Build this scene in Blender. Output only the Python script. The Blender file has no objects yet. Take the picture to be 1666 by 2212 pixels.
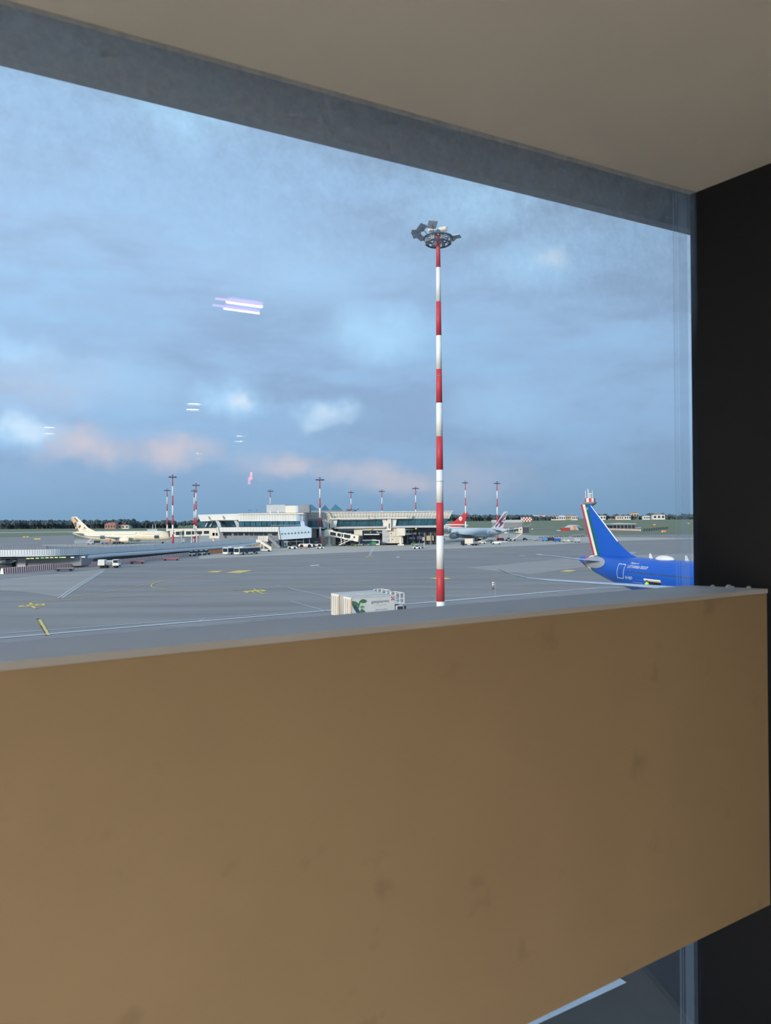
import bpy, math, random
from mathutils import Vector, Matrix
random.seed(7)
sc = bpy.context.scene
C = sc.collection
PI = math.pi

# ------------------------------------------------------------------ camera
H = 14.0            # eye height above the apron
FPX = 1600.0        # focal length in pixels of the 1666 x 2212 frame
PW, PH = 1666.0, 2212.0
pitch, roll = math.atan(15.0 / FPX), math.radians(0.35)
Fv = Vector((0, math.cos(pitch), math.sin(pitch)))
R0 = Vector((1, 0, 0)); U0 = R0.cross(Fv)
Rv = (R0 * math.cos(roll) - U0 * math.sin(roll)).normalized()
Uv = Rv.cross(Fv).normalized()
CAM = Vector((0, 0, H))
cd = bpy.data.cameras.new('camera'); cam = bpy.data.objects.new('camera', cd); C.objects.link(cam)
cd.sensor_fit = 'HORIZONTAL'; cd.sensor_width = 36.0; cd.lens = 36.0 * FPX / PW
cd.clip_start = 0.05; cd.clip_end = 30000
cd.dof.use_dof = True; cd.dof.focus_distance = 150.0; cd.dof.aperture_fstop = 10.0
cam.matrix_world = Matrix(((Rv.x, Uv.x, -Fv.x, 0), (Rv.y, Uv.y, -Fv.y, 0), (Rv.z, Uv.z, -Fv.z, H), (0, 0, 0, 1)))
sc.camera = cam
sc.cycles.use_adaptive_sampling = True; sc.cycles.adaptive_threshold = .03; sc.cycles.use_light_tree = False; sc.cycles.max_bounces = 5; sc.cycles.diffuse_bounces = 3; sc.cycles.glossy_bounces = 2; sc.cycles.transparent_max_bounces = 12; sc.cycles.caustics_reflective = False; sc.cycles.caustics_refractive = False
sc.view_settings.view_transform = 'Standard'; sc.view_settings.look = 'None'
sc.view_settings.gamma = 1.0; sc.view_settings.exposure = 0.0; sc.view_settings.use_curve_mapping = False

def ray(px, py):
    return Fv + Rv * ((px - PW / 2) / FPX) - Uv * ((py - PH / 2) / FPX)
def P(px, py, Y):                    # the point of the world at depth Y seen there
    d = ray(px, py); return CAM + d * (Y / d.y)
def G(px, py, z=0.0):                # the point of the ground seen there
    d = ray(px, py); return CAM + d * ((z - H) / d.z)
def yh(px): return 1121 - (px - 833) * 0.0061
def L(r, g, b):
    f = lambda c: (c / 255 / 12.92) if c / 255 <= .04045 else ((c / 255 + .055) / 1.055) ** 2.4
    return (f(r), f(g), f(b), 1)

# ------------------------------------------------------------------ sky
SUN = Vector((-0.58, -0.78, 0.24)).normalized()
W = bpy.data.worlds.new('sky'); sc.world = W; W.use_nodes = True
wt = W.node_tree; wt.nodes.clear()
def wn(t, **kw):
    n = wt.nodes.new(t)
    for k, v in kw.items(): setattr(n, k, v)
    return n
def wset(sock, v):
    if hasattr(v, 'links'): wt.links.new(v, sock)
    else: sock.default_value = v
def wmath(op, a, b=0.0, c=0.0, clamp=False):
    n = wn('ShaderNodeMath', operation=op, use_clamp=clamp)
    for i, v in enumerate((a, b, c)): wset(n.inputs[i], v)
    return n.outputs[0]
def wvec(op, a, b=(0, 0, 0), out=0):
    n = wn('ShaderNodeVectorMath', operation=op); wset(n.inputs[0], a); wset(n.inputs[1], b)
    return n.outputs['Value'] if op in ('DOT_PRODUCT', 'LENGTH', 'DISTANCE') else n.outputs[0]
def wmix(fac, a, b):
    n = wn('ShaderNodeMix', data_type='RGBA'); wset(n.inputs['Factor'], fac); wset(n.inputs['A'], a); wset(n.inputs['B'], b)
    return n.outputs['Result']
def wramp(fac, stops, interp='LINEAR'):
    n = wn('ShaderNodeValToRGB'); wset(n.inputs[0], fac); cr = n.color_ramp; cr.interpolation = interp
    while len(cr.elements) < len(stops): cr.elements.new(0.5)
    for e, (p, c) in zip(cr.elements, stops): e.position = p; e.color = c
    return n.outputs[0]
def wnoise(vec, scale, det=5.0, rough=.55, out='Fac'):
    n = wn('ShaderNodeTexNoise'); wset(n.inputs['Vector'], vec); n.inputs['Scale'].default_value = scale
    n.inputs['Detail'].default_value = det; n.inputs['Roughness'].default_value = rough
    return n.outputs[out]
gen = wn('ShaderNodeTexCoord').outputs['Generated']
sep = wn('ShaderNodeSeparateXYZ'); wset(sep.inputs[0], gen)
DX, DY, DZ = sep.outputs
el = wmath('ARCSINE', DZ)
az = wmath('ARCTAN2', DX, DY)
base = wramp(wmath('MULTIPLY', el, 1.6, clamp=True), [(0.0, L(118, 152, 180)), (0.10, L(132, 162, 192)), (0.30, L(140, 173, 208)), (0.6, L(155, 186, 218)), (1.0, L(165, 192, 220))])
stretch = wvec('MULTIPLY', gen, (1.0, 1.0, 3.6))
warp = wvec('MULTIPLY', wvec('SUBTRACT', wnoise(stretch, 5.0, 2, .55, 'Color'), (.5, .5, .5)), (.16, .16, .16))
cl1 = wnoise(wvec('ADD', stretch, warp), 3.2, 4, .55)
cl2 = wnoise(wvec('ADD', stretch, (3.1, 1.7, .4)), 7.5, 5, .6)
cl = wmath('ADD', wmath('MULTIPLY', cl1, .55), wmath('MULTIPLY', cl2, .45))
greys = wramp(cl, [(.40, L(156, 192, 224)), (.50, L(152, 181, 210)), (.60, L(140, 163, 190))])
sky = wmix(wmath('MULTIPLY', wmath('MULTIPLY', el, 6.0, clamp=True), .62), base, greys)
# clouds in view: bright gaps and rose-lit cumulus low over the horizon
aev = wn('ShaderNodeCombineXYZ'); wset(aev.inputs[0], az); wset(aev.inputs[1], el)
wv = wvec('MULTIPLY', wvec('SUBTRACT', wnoise(gen, 16.0, 3, .6, 'Color'), (.5, .5, .5)), (.10, .055, 0))
aew = wvec('ADD', aev.outputs[0], wv)
aes = wvec('MULTIPLY', aew, (1, 2.2, 0))
def blob(px, py, r, amp):                # a soft oval patch of cloud, 2.2 times as wide as high
    d = ray(px, py).normalized()
    dist = wvec('DISTANCE', aes, (math.atan2(d.x, d.y), 2.2 * math.asin(d.z), 0))
    n = wn('ShaderNodeMapRange', interpolation_type='SMOOTHSTEP'); wset(n.inputs[0], dist)
    n.inputs[1].default_value = r * 1.7 / FPX; n.inputs[2].default_value = 0.0; n.inputs[3].default_value = 0.0; n.inputs[4].default_value = amp
    return n.outputs[0]
def total(lst):
    s = lst[0]
    for x in lst[1:]: s = wmath('ADD', s, x)
    return s
brk = wmath('MULTIPLY_ADD', cl2, 1.6, .2)
blue = total([blob(*b) for b in [(390, 240, 110, .75), (820, 715, 105, .85), (1020, 440, 120, .75), (1160, 570, 90, .6), (650, 600, 170, .3), (30, 752, 70, .6), (40, 930, 70, .7), (500, 860, 75, .8), (700, 890, 60, .6), (1090, 880, 120, .3), (240, 825, 130, .35)]])
sky = wmix(wmath('MULTIPLY', blue, wmath('MULTIPLY', brk, .85), clamp=True), sky, L(176, 218, 247))
wht = total([blob(*b) for b in [(518, 862, 34, .85), (705, 895, 44, .6), (1205, 566, 36, .6), (45, 928, 44, .55)]])
sky = wmix(wmath('MULTIPLY', wht, wmath('MULTIPLY', brk, .8), clamp=True), sky, L(216, 224, 232))
pnk = total([blob(*b) for b in [(185, 965, 78, .85), (385, 972, 70, .85), (645, 1003, 62, .7), (560, 1000, 70, .3), (770, 1036, 60, .6), (860, 1038, 60, .6), (1010, 1045, 110, .3), (60, 830, 130, .25)]])
sky = wmix(wmath('MULTIPLY', pnk, wmath('MULTIPLY', brk, .8), clamp=True), sky, L(208, 194, 196))
# brighter towards the side of the low sun
side = wmath('MULTIPLY_ADD', wvec('DOT_PRODUCT', gen, (SUN.x, SUN.y, 0.25)), .22, 1.13)
sky = wvec('SCALE', sky); wset(wt.nodes[-1].inputs['Scale'], side)
bg = wn('ShaderNodeBackground'); wset(bg.inputs['Color'], sky); bg.inputs['Strength'].default_value = 1.38
W.cycles.sampling_method = 'MANUAL'; W.cycles.sample_map_resolution = 256
wo = wn('ShaderNodeOutputWorld'); wt.links.new(bg.outputs[0], wo.inputs[0])

sl = bpy.data.lights.new('sun', 'SUN'); so = bpy.data.objects.new('sun', sl); C.objects.link(so)
sl.energy = 3.9; sl.angle = math.radians(6); sl.color = (1.0, .86, .68)
so.rotation_euler = SUN.to_track_quat('Z', 'Y').to_euler(); so.location = (-300, -300, 200)

# ------------------------------------------------------------------ materials
MATS = {}
def mat(name, col, rough=.6, metal=0.0, var=.10, scale=1.0, emit=None, estr=0.0, streak=None, spec=.4, alpha=None, bump=0.0):
    if name in MATS: return MATS[name]
    m = bpy.data.materials.new(name); m.use_nodes = True
    nt = m.node_tree; b = nt.nodes['Principled BSDF']
    tc = nt.nodes.new('ShaderNodeTexCoord')
    mp = nt.nodes.new('ShaderNodeMapping'); nt.links.new(tc.outputs['Object'], mp.inputs[0])
    mp.inputs['Scale'].default_value = streak or (1, 1, 1)
    nz = nt.nodes.new('ShaderNodeTexNoise'); nz.inputs['Scale'].default_value = scale; nz.inputs['Detail'].default_value = 5
    nt.links.new(mp.outputs[0], nz.inputs['Vector'])
    rp = nt.nodes.new('ShaderNodeValToRGB'); nt.links.new(nz.outputs['Fac'], rp.inputs[0])
    rp.color_ramp.elements[0].position = .3; rp.color_ramp.elements[1].position = .7
    rp.color_ramp.elements[0].color = tuple(c * (1 - var) for c in col[:3]) + (1,)
    rp.color_ramp.elements[1].color = tuple(min(1, c * (1 + var)) for c in col[:3]) + (1,)
    nt.links.new(rp.outputs[0], b.inputs['Base Color'])
    b.inputs['Roughness'].default_value = rough; b.inputs['Metallic'].default_value = metal
    b.inputs['Specular IOR Level'].default_value = spec
    if emit: b.inputs['Emission Color'].default_value = emit; b.inputs['Emission Strength'].default_value = estr
    if bump:
        bp = nt.nodes.new('ShaderNodeBump'); bp.inputs['Strength'].default_value = bump; bp.inputs['Distance'].default_value = .02
        nt.links.new(nz.outputs['Fac'], bp.inputs['Height']); nt.links.new(bp.outputs[0], b.inputs['Normal'])
    MATS[name] = m; return m
mat('asphalt', L(141, 134, 128), .75, var=.16, scale=.10, streak=(.25, 1.6, 1))
mat('shaded_asphalt', L(60, 57, 54), .85, var=.12, scale=1.5)  # asphalt darkened to carry the shade of the building
mat('asphalt_pale', L(160, 153, 144), .75, var=.12, scale=.10, streak=(.25, 1.6, 1))
mat('concrete', L(182, 173, 160), .85, var=.08, scale=.08, streak=(.3, 1.3, 1))
mat('grass', L(116, 122, 92), .95, var=.18, scale=.012, streak=(.4, 1.8, 1))
mat('sea', L(120, 150, 178), .35, var=.05, scale=.004)
mat('paint_white', L(205, 206, 208), .7, var=.08, scale=2.0)
mat('paint_yellow', L(226, 198, 108), .7, var=.12, scale=2.0)
mat('paint_dark', L(70, 66, 52), .8, var=.1)
mat('paint_red', L(165, 100, 95), .8, var=.1)
mat('white', L(228, 226, 218), .5, var=.05, scale=.6)
mat('cream', L(226, 218, 200), .55, var=.05, scale=.5)
mat('white_clad', L(222, 221, 214), .45, var=.05, scale=.25)
mat('grey_clad', L(186, 188, 188), .5, var=.06, scale=.3)
mat('blue_clad', L(186, 204, 216), .4, var=.05, scale=.3)
mat('ramp_clad', L(220, 224, 224), .4, var=.04, scale=.3)
mat('dull_grey', L(138, 142, 146), .7, var=.1, scale=.4)
mat('dark_grey', L(70, 76, 84), .7, var=.12, scale=.5)
mat('black', L(26, 28, 32), .6, var=.15, scale=2)
mat('rubber', L(30, 31, 33), .85, var=.1, scale=4)
mat('glass_dark', L(38, 52, 64), .12, var=.25, scale=.15, spec=.8)
mat('glass_teal', L(48, 92, 104), .10, var=.35, scale=.18, spec=.9)
mat('skylight', L(52, 120, 142), .15, var=.2, scale=.2, spec=.8)
mat('red', L(190, 52, 54), .45, var=.06, scale=.8)
mat('mast_red', L(198, 62, 66), .5, var=.07, scale=.7)
mat('mast_white', L(236, 234, 226), .5, var=.03, scale=.7)
mat('barrier_red', L(170, 62, 58), .7, var=.1)
mat('steel', L(150, 158, 166), .35, .6, var=.08, scale=1)
mat('orange', L(214, 140, 92), .6, var=.08)
mat('yellow', L(220, 186, 84), .6, var=.08)
mat('hivis', L(190, 232, 60), .6, var=.06)
mat('green', L(56, 150, 92), .5, var=.06)
mat('blue', L(70, 140, 206), .5, var=.08)
mat('ita_blue', L(10, 84, 184), .28, var=.03, scale=.3, spec=.5)
mat('ita_green', L(22, 98, 84), .3, var=.03)
mat('ita_red', L(196, 50, 70), .3, var=.03)
mat('ita_white', L(232, 232, 220), .3, var=.02)
mat('wing_grey', L(176, 186, 196), .25, var=.05, scale=.4, spec=.6)
mat('fairing', L(150, 156, 162), .4, var=.06)
mat('ey_cream', L(238, 226, 198), .35, var=.03)
mat('ey_grey', L(206, 202, 188), .4, var=.04)
mat('ey_tan', L(216, 172, 122), .4, var=.05)
mat('ey_brown', L(98, 84, 80), .4, var=.05)
mat('ey_mauve', L(150, 124, 112), .4, var=.05)
mat('qr_grey', L(176, 188, 194), .35, var=.03)
mat('qr_maroon', L(112, 44, 82), .4, var=.05)
mat('tree', L(70, 86, 92), .95, var=.30, scale=.25)  # distance haze is put into both bluish tree colours
mat('tree_b', L(86, 100, 98), .95, var=.30, scale=.25)
mat('trunk', L(92, 86, 80), .9, var=.2)
mat('roof_tile', L(176, 112, 92), .85, var=.12, scale=.5)
mat('wall_rose', L(178, 132, 116), .85, var=.1, scale=.3)
mat('skin', L(190, 150, 125), .6, var=.05)
mat('leaf', L(70, 122, 76), .5, var=.3, scale=3)
mat('leaf_dark', L(62, 88, 96), .5, var=.25, scale=3)
mat('leaf_light', L(128, 170, 110), .5, var=.2, scale=3)
mat('lamp_glow', (1, 1, .55, 1), .5, emit=(.92, 1.0, .40, 1), estr=1.3)
mat('lamp_glow_green', (.6, 1, .5, 1), .5, emit=(.35, 1.0, .42, 1), estr=1.2)
mat('tan_print', L(196, 180, 150), .5, var=.02)
mat('grey_print', L(120, 124, 128), .5, var=.02)

# ------------------------------------------------------------------ mesh builder
ROOT = {}
class MB:
    def __init__(s): s.v = []; s.f = []; s.m = []; s.cur = 0
    def add(s, vs, fs):
        o = len(s.v); s.v += [tuple(v) for v in vs]
        for f in fs: s.f.append([o + i for i in f]); s.m.append(s.cur)
        return s
    def box(s, x0, x1, y0, y1, z0, z1):
        return s.add([(x0, y0, z0), (x1, y0, z0), (x1, y1, z0), (x0, y1, z0), (x0, y0, z1), (x1, y0, z1), (x1, y1, z1), (x0, y1, z1)],
                     [(0, 3, 2, 1), (4, 5, 6, 7), (0, 1, 5, 4), (1, 2, 6, 5), (2, 3, 7, 6), (3, 0, 4, 7)])
    def extrude(s, pts, vec):
        n = len(pts); vec = Vector(vec); a = [Vector(p) for p in pts]; b = [p + vec for p in a]
        # normal of the outline decides the winding
        nm = Vector((0, 0, 0))
        for i in range(n): nm += a[i].cross(a[(i + 1) % n])
        fs = [tuple(range(n)), tuple(range(2 * n - 1, n - 1, -1))]
        fs += [(i, n + i, n + (i + 1) % n, (i + 1) % n) for i in range(n)]
        if nm.dot(vec) > 0: fs = [tuple(reversed(f)) for f in fs]
        return s.add(a + b, fs)
    def tube(s, pts, r, n=8, caps=True, r1=None):
        pts = [Vector(p) for p in pts]; rings = []
        for i, p in enumerate(pts):
            t = (pts[min(i + 1, len(pts) - 1)] - pts[max(i - 1, 0)]).normalized()
            ref = Vector((0, 0, 1)) if abs(t.z) < .95 else Vector((1, 0, 0))
            a = t.cross(ref).normalized(); b = a.cross(t)
            rr = r if r1 is None else r + (r1 - r) * i / (len(pts) - 1)
            rings.append([p + (a * math.cos(2 * PI * k / n) + b * math.sin(2 * PI * k / n)) * rr for k in range(n)])
        return s.loft(rings, caps)
    def loft(s, rings, caps=True, closed=True):
        n = len(rings[0]); vs = [v for r in rings for v in r]; fs = []
        for i in range(len(rings) - 1):
            for k in range(n if closed else n - 1):
                k2 = (k + 1) % n
                fs.append((i * n + k, i * n + k2, (i + 1) * n + k2, (i + 1) * n + k))
        if caps: fs += [tuple(range(n - 1, -1, -1)), tuple((len(rings) - 1) * n + k for k in range(n))]
        return s.add(vs, fs)
    def beam(s, a, b, w, h):             # a box along a-b, w wide (level), h high
        a, b = Vector(a), Vector(b); t = (b - a).normalized()
        side = t.cross(Vector((0, 0, 1)))
        side = (side if side.length > 1e-4 else Vector((1, 0, 0))).normalized() * (w / 2)
        up = side.cross(t).normalized() * (h / 2)
        q = [p + side * i + up * j for p in (a, b) for i, j in ((-1, -1), (1, -1), (1, 1), (-1, 1))]
        return s.add(q, [(0, 1, 2, 3), (7, 6, 5, 4), (0, 4, 5, 1), (1, 5, 6, 2), (2, 6, 7, 3), (3, 7, 4, 0)])
    def px(s, pts, Y, d):                # outline seen at depth Y, d thick away from the viewer
        return s.extrude([P(x, y, Y) for x, y in pts], (0, d, 0))
    def pbox(s, x0, x1, y0, y1, Y, d):   # upright box whose front stands at depth Y
        xm, ym = (x0 + x1) / 2, (y0 + y1) / 2
        return s.box(P(x0, ym, Y).x, P(x1, ym, Y).x, Y, Y + d, P(xm, y1, Y).z, P(xm, y0, Y).z)
    def mesh(s, name, mats):
        me = bpy.data.meshes.new(name); me.from_pydata(s.v, [], s.f); me.update()
        for m in (mats if isinstance(mats, (list, tuple)) else [mats]): me.materials.append(MATS[m])
        if len(me.materials) > 1:
            for p, i in zip(me.polygons, s.m): p.material_index = i
        return me
    def build(s, name, mats, parent=None, smooth=False, local=False):
        if parent is not None and not local:
            off = ROOT.get(parent.name, Vector((0, 0, 0)))
            s.v = [tuple(Vector(v) - off) for v in s.v]
        me = s.mesh(name, mats)
        if smooth:
            for p in me.polygons: p.use_smooth = True
            try: me.set_sharp_from_angle(angle=math.radians(40))
            except Exception: pass
        o = bpy.data.objects.new(name, me); C.objects.link(o)
        if parent is not None:
            o.parent = parent
            if not local: ROOT[o.name] = ROOT.get(parent.name, Vector((0, 0, 0)))
        return o
def tag(o, label=None, cat=None, group=None, kind=None):
    if label: o['label'] = label
    if cat: o['category'] = cat
    if group: o['group'] = group
    if kind: o['kind'] = kind
    return o
def thing(name, label, cat, loc=(0, 0, 0), rz=0.0, group=None):
    o = bpy.data.objects.new(name, None); o.empty_display_size = .5; C.objects.link(o)
    o.location = loc; o.rotation_euler = (0, 0, rz); ROOT[o.name] = Vector(loc)
    return tag(o, label, cat, group)
def inst(name, me, parent, loc=(0, 0, 0), rot=(0, 0, 0), scale=(1, 1, 1)):
    o = bpy.data.objects.new(name, me); C.objects.link(o); o.parent = parent
    o.location = loc; o.rotation_euler = rot; o.scale = scale
    return o
def copy_tree(o, parent=None):
    c = o.copy(); C.objects.link(c); c.parent = parent
    for ch in list(o.children): copy_tree(ch, c)
    return c
def text_data(s, size):                  # flat letters: verts (x right, y up), faces, width
    cu = bpy.data.curves.new('letters', 'FONT'); cu.body = s; cu.size = size; cu.resolution_u = 3
    ob = bpy.data.objects.new('letters', cu); C.objects.link(ob)
    dg = bpy.context.evaluated_depsgraph_get(); ev = ob.evaluated_get(dg); me = ev.to_mesh()
    vs = [v.co.copy() for v in me.vertices]; fs = [tuple(p.vertices) for p in me.polygons]
    ev.to_mesh_clear(); bpy.data.objects.remove(ob); bpy.data.curves.remove(cu)
    w = max((v.x for v in vs), default=0)
    return vs, fs, w

# ------------------------------------------------------------------ the ground outside
gm = MB(); gm.add([(-3000, -60, 0), (3000, -60, 0), (3000, 720, 0), (-3000, 720, 0)], [(0, 1, 2, 3)])
apron = tag(gm.build('apron', 'asphalt'), 'dark grey asphalt apron in front of the terminal', kind='structure')
def gpoly(name, pts, m, z, parent=None, label=None):
    q = [G(x, y, z) for x, y in pts]
    b = MB(); b.extrude([(p.x, p.y, z) for p in q], (0, 0, -min(z, .03)))
    o = b.build(name, m, parent, local=True)
    return o
gm = MB(); gm.add([(-6000, 600, .02), (6000, 600, .02), (6000, 1300, .02), (200, 1300, .02), (-120, 2600, .02), (-6000, 2600, .02)], [(0, 1, 2, 3, 4, 5)])
tag(gm.build('grass_field', 'grass'), 'flat airfield grass beyond the apron', kind='structure')
gm = MB(); gm.add([(-120, 1300, .02), (200, 1300, .03), (6000, 1300, .03), (6000, 5200, 9), (500, 5200, 9), (300, 2600, 6.5), (6000, 2600, 6.5), (-120, 2600, .02)],
                 [(0, 1, 5, 7), (1, 2, 6, 5), (5, 6, 3, 4)])
tag(gm.build('rising_field', 'grass'), 'gently rising grass land below the far town', kind='structure')
gm = MB(); gm.add([(-16000, 2590, -1), (6000, 2590, -1), (6000, 24000, -1), (-16000, 24000, -1)], [(0, 1, 2, 3)])
tag(gm.build('sea_surface', 'sea'), 'strip of grey blue sea on the horizon', kind='structure')
c1 = gpoly('concrete_stand', [(430, 1207), (521, 1203), (660, 1197), (840, 1190), (1020, 1183.5), (1180, 1177), (1360, 1167.5), (1500, 1164), (1560, 1163), (1330, 1160), (1250, 1160), (1150, 1156.5), (1100, 1152), (430, 1152)], 'concrete', .03)
tag(c1, 'pale concrete stands along the foot of the terminal', kind='structure')
c2 = gpoly('concrete_pad', [(92, 1178), (80, 1168.5), (160, 1166), (400, 1162), (400, 1182), (100, 1180)], 'concrete', .03)
tag(c2, 'pale concrete stand below the cream aircraft', kind='structure')
for pts in ([(0, 1274), (0, 1252), (190, 1233), (232, 1229), (140, 1290), (60, 1278)], [(1010, 1226), (1300, 1200), (1500, 1196), (1500, 1230), (1280, 1222), (1150, 1240)]):
    o = gpoly('pale_asphalt_patch', pts, 'asphalt_pale', .025, apron)
gpoly('far_taxiway', [(-80, 1152.5), (160, 1149.5), (160, 1148), (-80, 1151)], 'concrete', .05, apron)
gpoly('far_taxiway', [(-80, 1164), (40, 1160), (160, 1156), (160, 1175), (-80, 1182)], 'asphalt', .06, apron)
gpoly('far_taxiway', [(1120, 1137), (1500, 1131), (1500, 1129.5), (1120, 1135.5)], 'concrete', .05, apron)
gpoly('far_taxiway', [(960, 1131), (1130, 1130), (1130, 1128.5), (960, 1129.5)], 'concrete', .05, apron)

def ribbon(px_pts, w, m='paint_white', name='lane_line', z=.05, smooth=4):
    pts = [G(x, y, z) for x, y in px_pts]
    if smooth and len(pts) > 2:          # Catmull-Rom through the marks
        q = [pts[0] * 2 - pts[1]] + pts + [pts[-1] * 2 - pts[-2]]; out = []
        for i in range(1, len(q) - 2):
            for k in range(smooth):
                t = k / smooth; a, b, c, d = q[i - 1], q[i], q[i + 1], q[i + 2]
                out.append(.5 * ((2 * b) + (c - a) * t + (2 * a - 5 * b + 4 * c - d) * t * t + (3 * b - a - 3 * c + d) * t ** 3))
        pts = out + [pts[-1]]
    vs = []; fs = []
    for i, p in enumerate(pts):
        t = (pts[min(i + 1, len(pts) - 1)] - pts[max(i - 1, 0)]); t.z = 0; t.normalize()
        s = Vector((-t.y, t.x, 0)) * (w / 2)
        vs += [p - s, p + s]
        if i: k = 2 * i; fs.append((k - 2, k, k + 1, k - 1))
    b = MB(); b.add(vs, fs); return b.build(name, m, apron, local=True)
# edges of the service road in front, and the marks of the stands
ribbon([(-60, 1373), (500, 1332), (945, 1300), (1320, 1267), (1500, 1252)], .30)
ribbon([(-60, 1383), (440, 1341), (720, 1318), (1040, 1291), (1240, 1274), (1380, 1267)], .75)
ribbon([(84, 1338), (103, 1372)], .55, 'paint_yellow')
ribbon([(84.5, 1337), (81, 1338), (100.5, 1373)], .16, 'paint_dark')
ribbon([(66, 1301), (150, 1290), (270, 1272), (340, 1258), (480, 1235), (560, 1222), (650, 1213), (790, 1206)], .22, 'paint_yellow')
ribbon([(66, 1301), (200, 1292), (330, 1285), (480, 1276), (660, 1265), (780, 1257), (900, 1249), (1030, 1243), (1100, 1238)], .2, 'paint_yellow')
ribbon([(350, 1255), (333, 1260), (327, 1266), (340, 1271), (375, 1275), (430, 1276), (520, 1274)], .25, 'paint_yellow')
ribbon([(125, 1292), (170, 1262), (218, 1235), (226, 1232.5)], .22); ribbon([(134, 1292), (178, 1262), (224, 1235)], .22)
ribbon([(595, 1264), (680, 1282), (722, 1294)], .16); ribbon([(610, 1267), (690, 1286), (720, 1294)], .16)
ribbon([(629, 1299), (670, 1310), (705, 1320)], .22)
ribbon([(685, 1223), (745, 1233), (840, 1228)], .14)
ribbon([(800, 1200), (811, 1175)], .25); ribbon([(797, 1200), (807, 1180)], .22)
ribbon([(0, 1256), (120, 1240), (230, 1230), (420, 1212)], .30); ribbon([(0, 1248), (130, 1234), (330, 1216), (470, 1206)], .2)
ribbon([(1070, 1268), (1130, 1275), (1180, 1283)], .14, 'paint_yellow')
ribbon([(1010, 1206), (1060, 1203), (1090, 1201)], .2, 'asphalt_pale')
ribbon([(430, 1341), (455, 1337.5), (443, 1335), (430, 1341)], .14, smooth=0)
for a, b in (((945, 1198), (985, 1196)), ((1056, 1193), (1091, 1190.5)), ((1122, 1201), (1134, 1199.5)), ((1162, 1200), (1180, 1201))):
    ribbon([a, b], .8, 'paint_yellow' if b[0] < 1100 else 'paint_white')
gpoly('paint_patch', [(669, 1221.5), (688, 1219.5), (691, 1221), (672, 1223)], 'paint_white', .05, apron)
gpoly('paint_patch', [(855, 1203.5), (863, 1202), (863, 1204)], 'paint_white', .05, apron)
# yellow stand boards painted on the asphalt, with their dark figures
for quad, marks in (([(40, 1308.5), (96, 1303.5), (98, 1307), (42, 1311)], [(54, 1307.6, 3), (70, 1306.6, 6), (86, 1305.4, 4)]),
                    ([(524, 1277), (568, 1273.5), (577, 1276.5), (534, 1280.5)], [(540, 1278, 4), (551, 1276.6, 3), (562, 1276, 3)]),
                    ([(490, 1236.5), (515, 1232), (547, 1231.5), (520, 1237.5)], []),
                    ([(448, 1235.5), (462, 1233), (484, 1232.8), (470, 1236)], []),
                    ([(930, 1249), (945, 1247), (945, 1251)], []), ([(960, 1247), (976, 1250), (960, 1251.5)], []),
                    ([(1211, 1234), (1225, 1231), (1247, 1232), (1232, 1235)], [])):
    o = gpoly('stand_board', quad, 'paint_yellow', .06, apron)
    for x, y, w in marks:
        gpoly('stand_figure', [(x - w, y + .5), (x + w, y - .4), (x + w, y + .6), (x - w, y + 1.4)], 'paint_dark', .075, apron)
ribbon([(66, 1302), (70, 1309), (77, 1314), (82, 1313)], .5, 'paint_yellow')
ribbon([(548, 1272), (560, 1279), (571, 1283), (577, 1282)], .4, 'paint_yellow')
ribbon([(790, 1203.5), (800, 1201.5), (804, 1202.5)], .9, 'paint_yellow')
gpoly('red_zone', [(750, 1179), (783, 1176.5), (780, 1173), (752, 1177)], 'paint_red', .06, apron)
# white bar far below the window, on ground with the building's shade put into its colour
o = gpoly('shade_strip', [(-2500, 1800), (900, 1640), (1700, 1560), (3200, 1500), (6000, 6500), (-6000, 6500)], 'shaded_asphalt', .02); tag(o, 'apron strip painted dark for the shade at the foot of the building', kind='structure')
gpoly('stop_bar', [(1080, 2222), (1338, 2112), (1354, 2122), (1140, 2222)], 'paint_white', .05, apron)

# ------------------------------------------------------------------ the room at the window
dW = Vector((.848, .530, 0)).normalized()          # along the window
nW = Vector((-dW.y, dW.x, 0))                      # outwards
def on_plane(px, py, n, off):                      # ray against n.p = off (camera at the origin of the room)
    d = ray(px, py); return d * (off / d.dot(n))
E = Vector((0, 0, H))
A = on_plane(1495.5, 900, nW, 1.40); A.z = 0
FR, BR = Vector((1.056, 2.056, 0)), Vector((.893, 2.165, 0))
wd = Vector((.824, -.567, 0)).normalized(); wn_ = Vector((-wd.y, wd.x, 0)); wn_ = wn_ if wn_.y > 0 else -wn_
woff = wn_.dot(A)
p1, p2, p3 = on_plane(0, 8, nW, 1.40), on_plane(1499, 423, nW, 1.40), on_plane(1666, 352, wn_, woff)
sn = (p2 - p1).cross(p3 - p1).normalized()
def soff(p): return p1.z - (sn.x * (p.x - p1.x) + sn.y * (p.y - p1.y)) / sn.z
def matn(name):
    m = bpy.data.materials.new(name); m.use_nodes = True; MATS[name] = m
    return m, m.node_tree, m.node_tree.nodes['Principled BSDF']
mat('soffit', L(224, 217, 206), .9, var=.03, scale=3)
mat('wall_black', L(9, 13, 20), .55, var=.15, scale=5, bump=.15)
mat('ledge', L(206, 204, 202), .6, var=.05, scale=4)
mat('eave', L(214, 216, 218), .8, var=.06, scale=3)
mat('hall_wall', L(190, 180, 165), .9, var=.03)
mat('hall_floor', L(214, 208, 198), .4, var=.06, scale=2)
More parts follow.
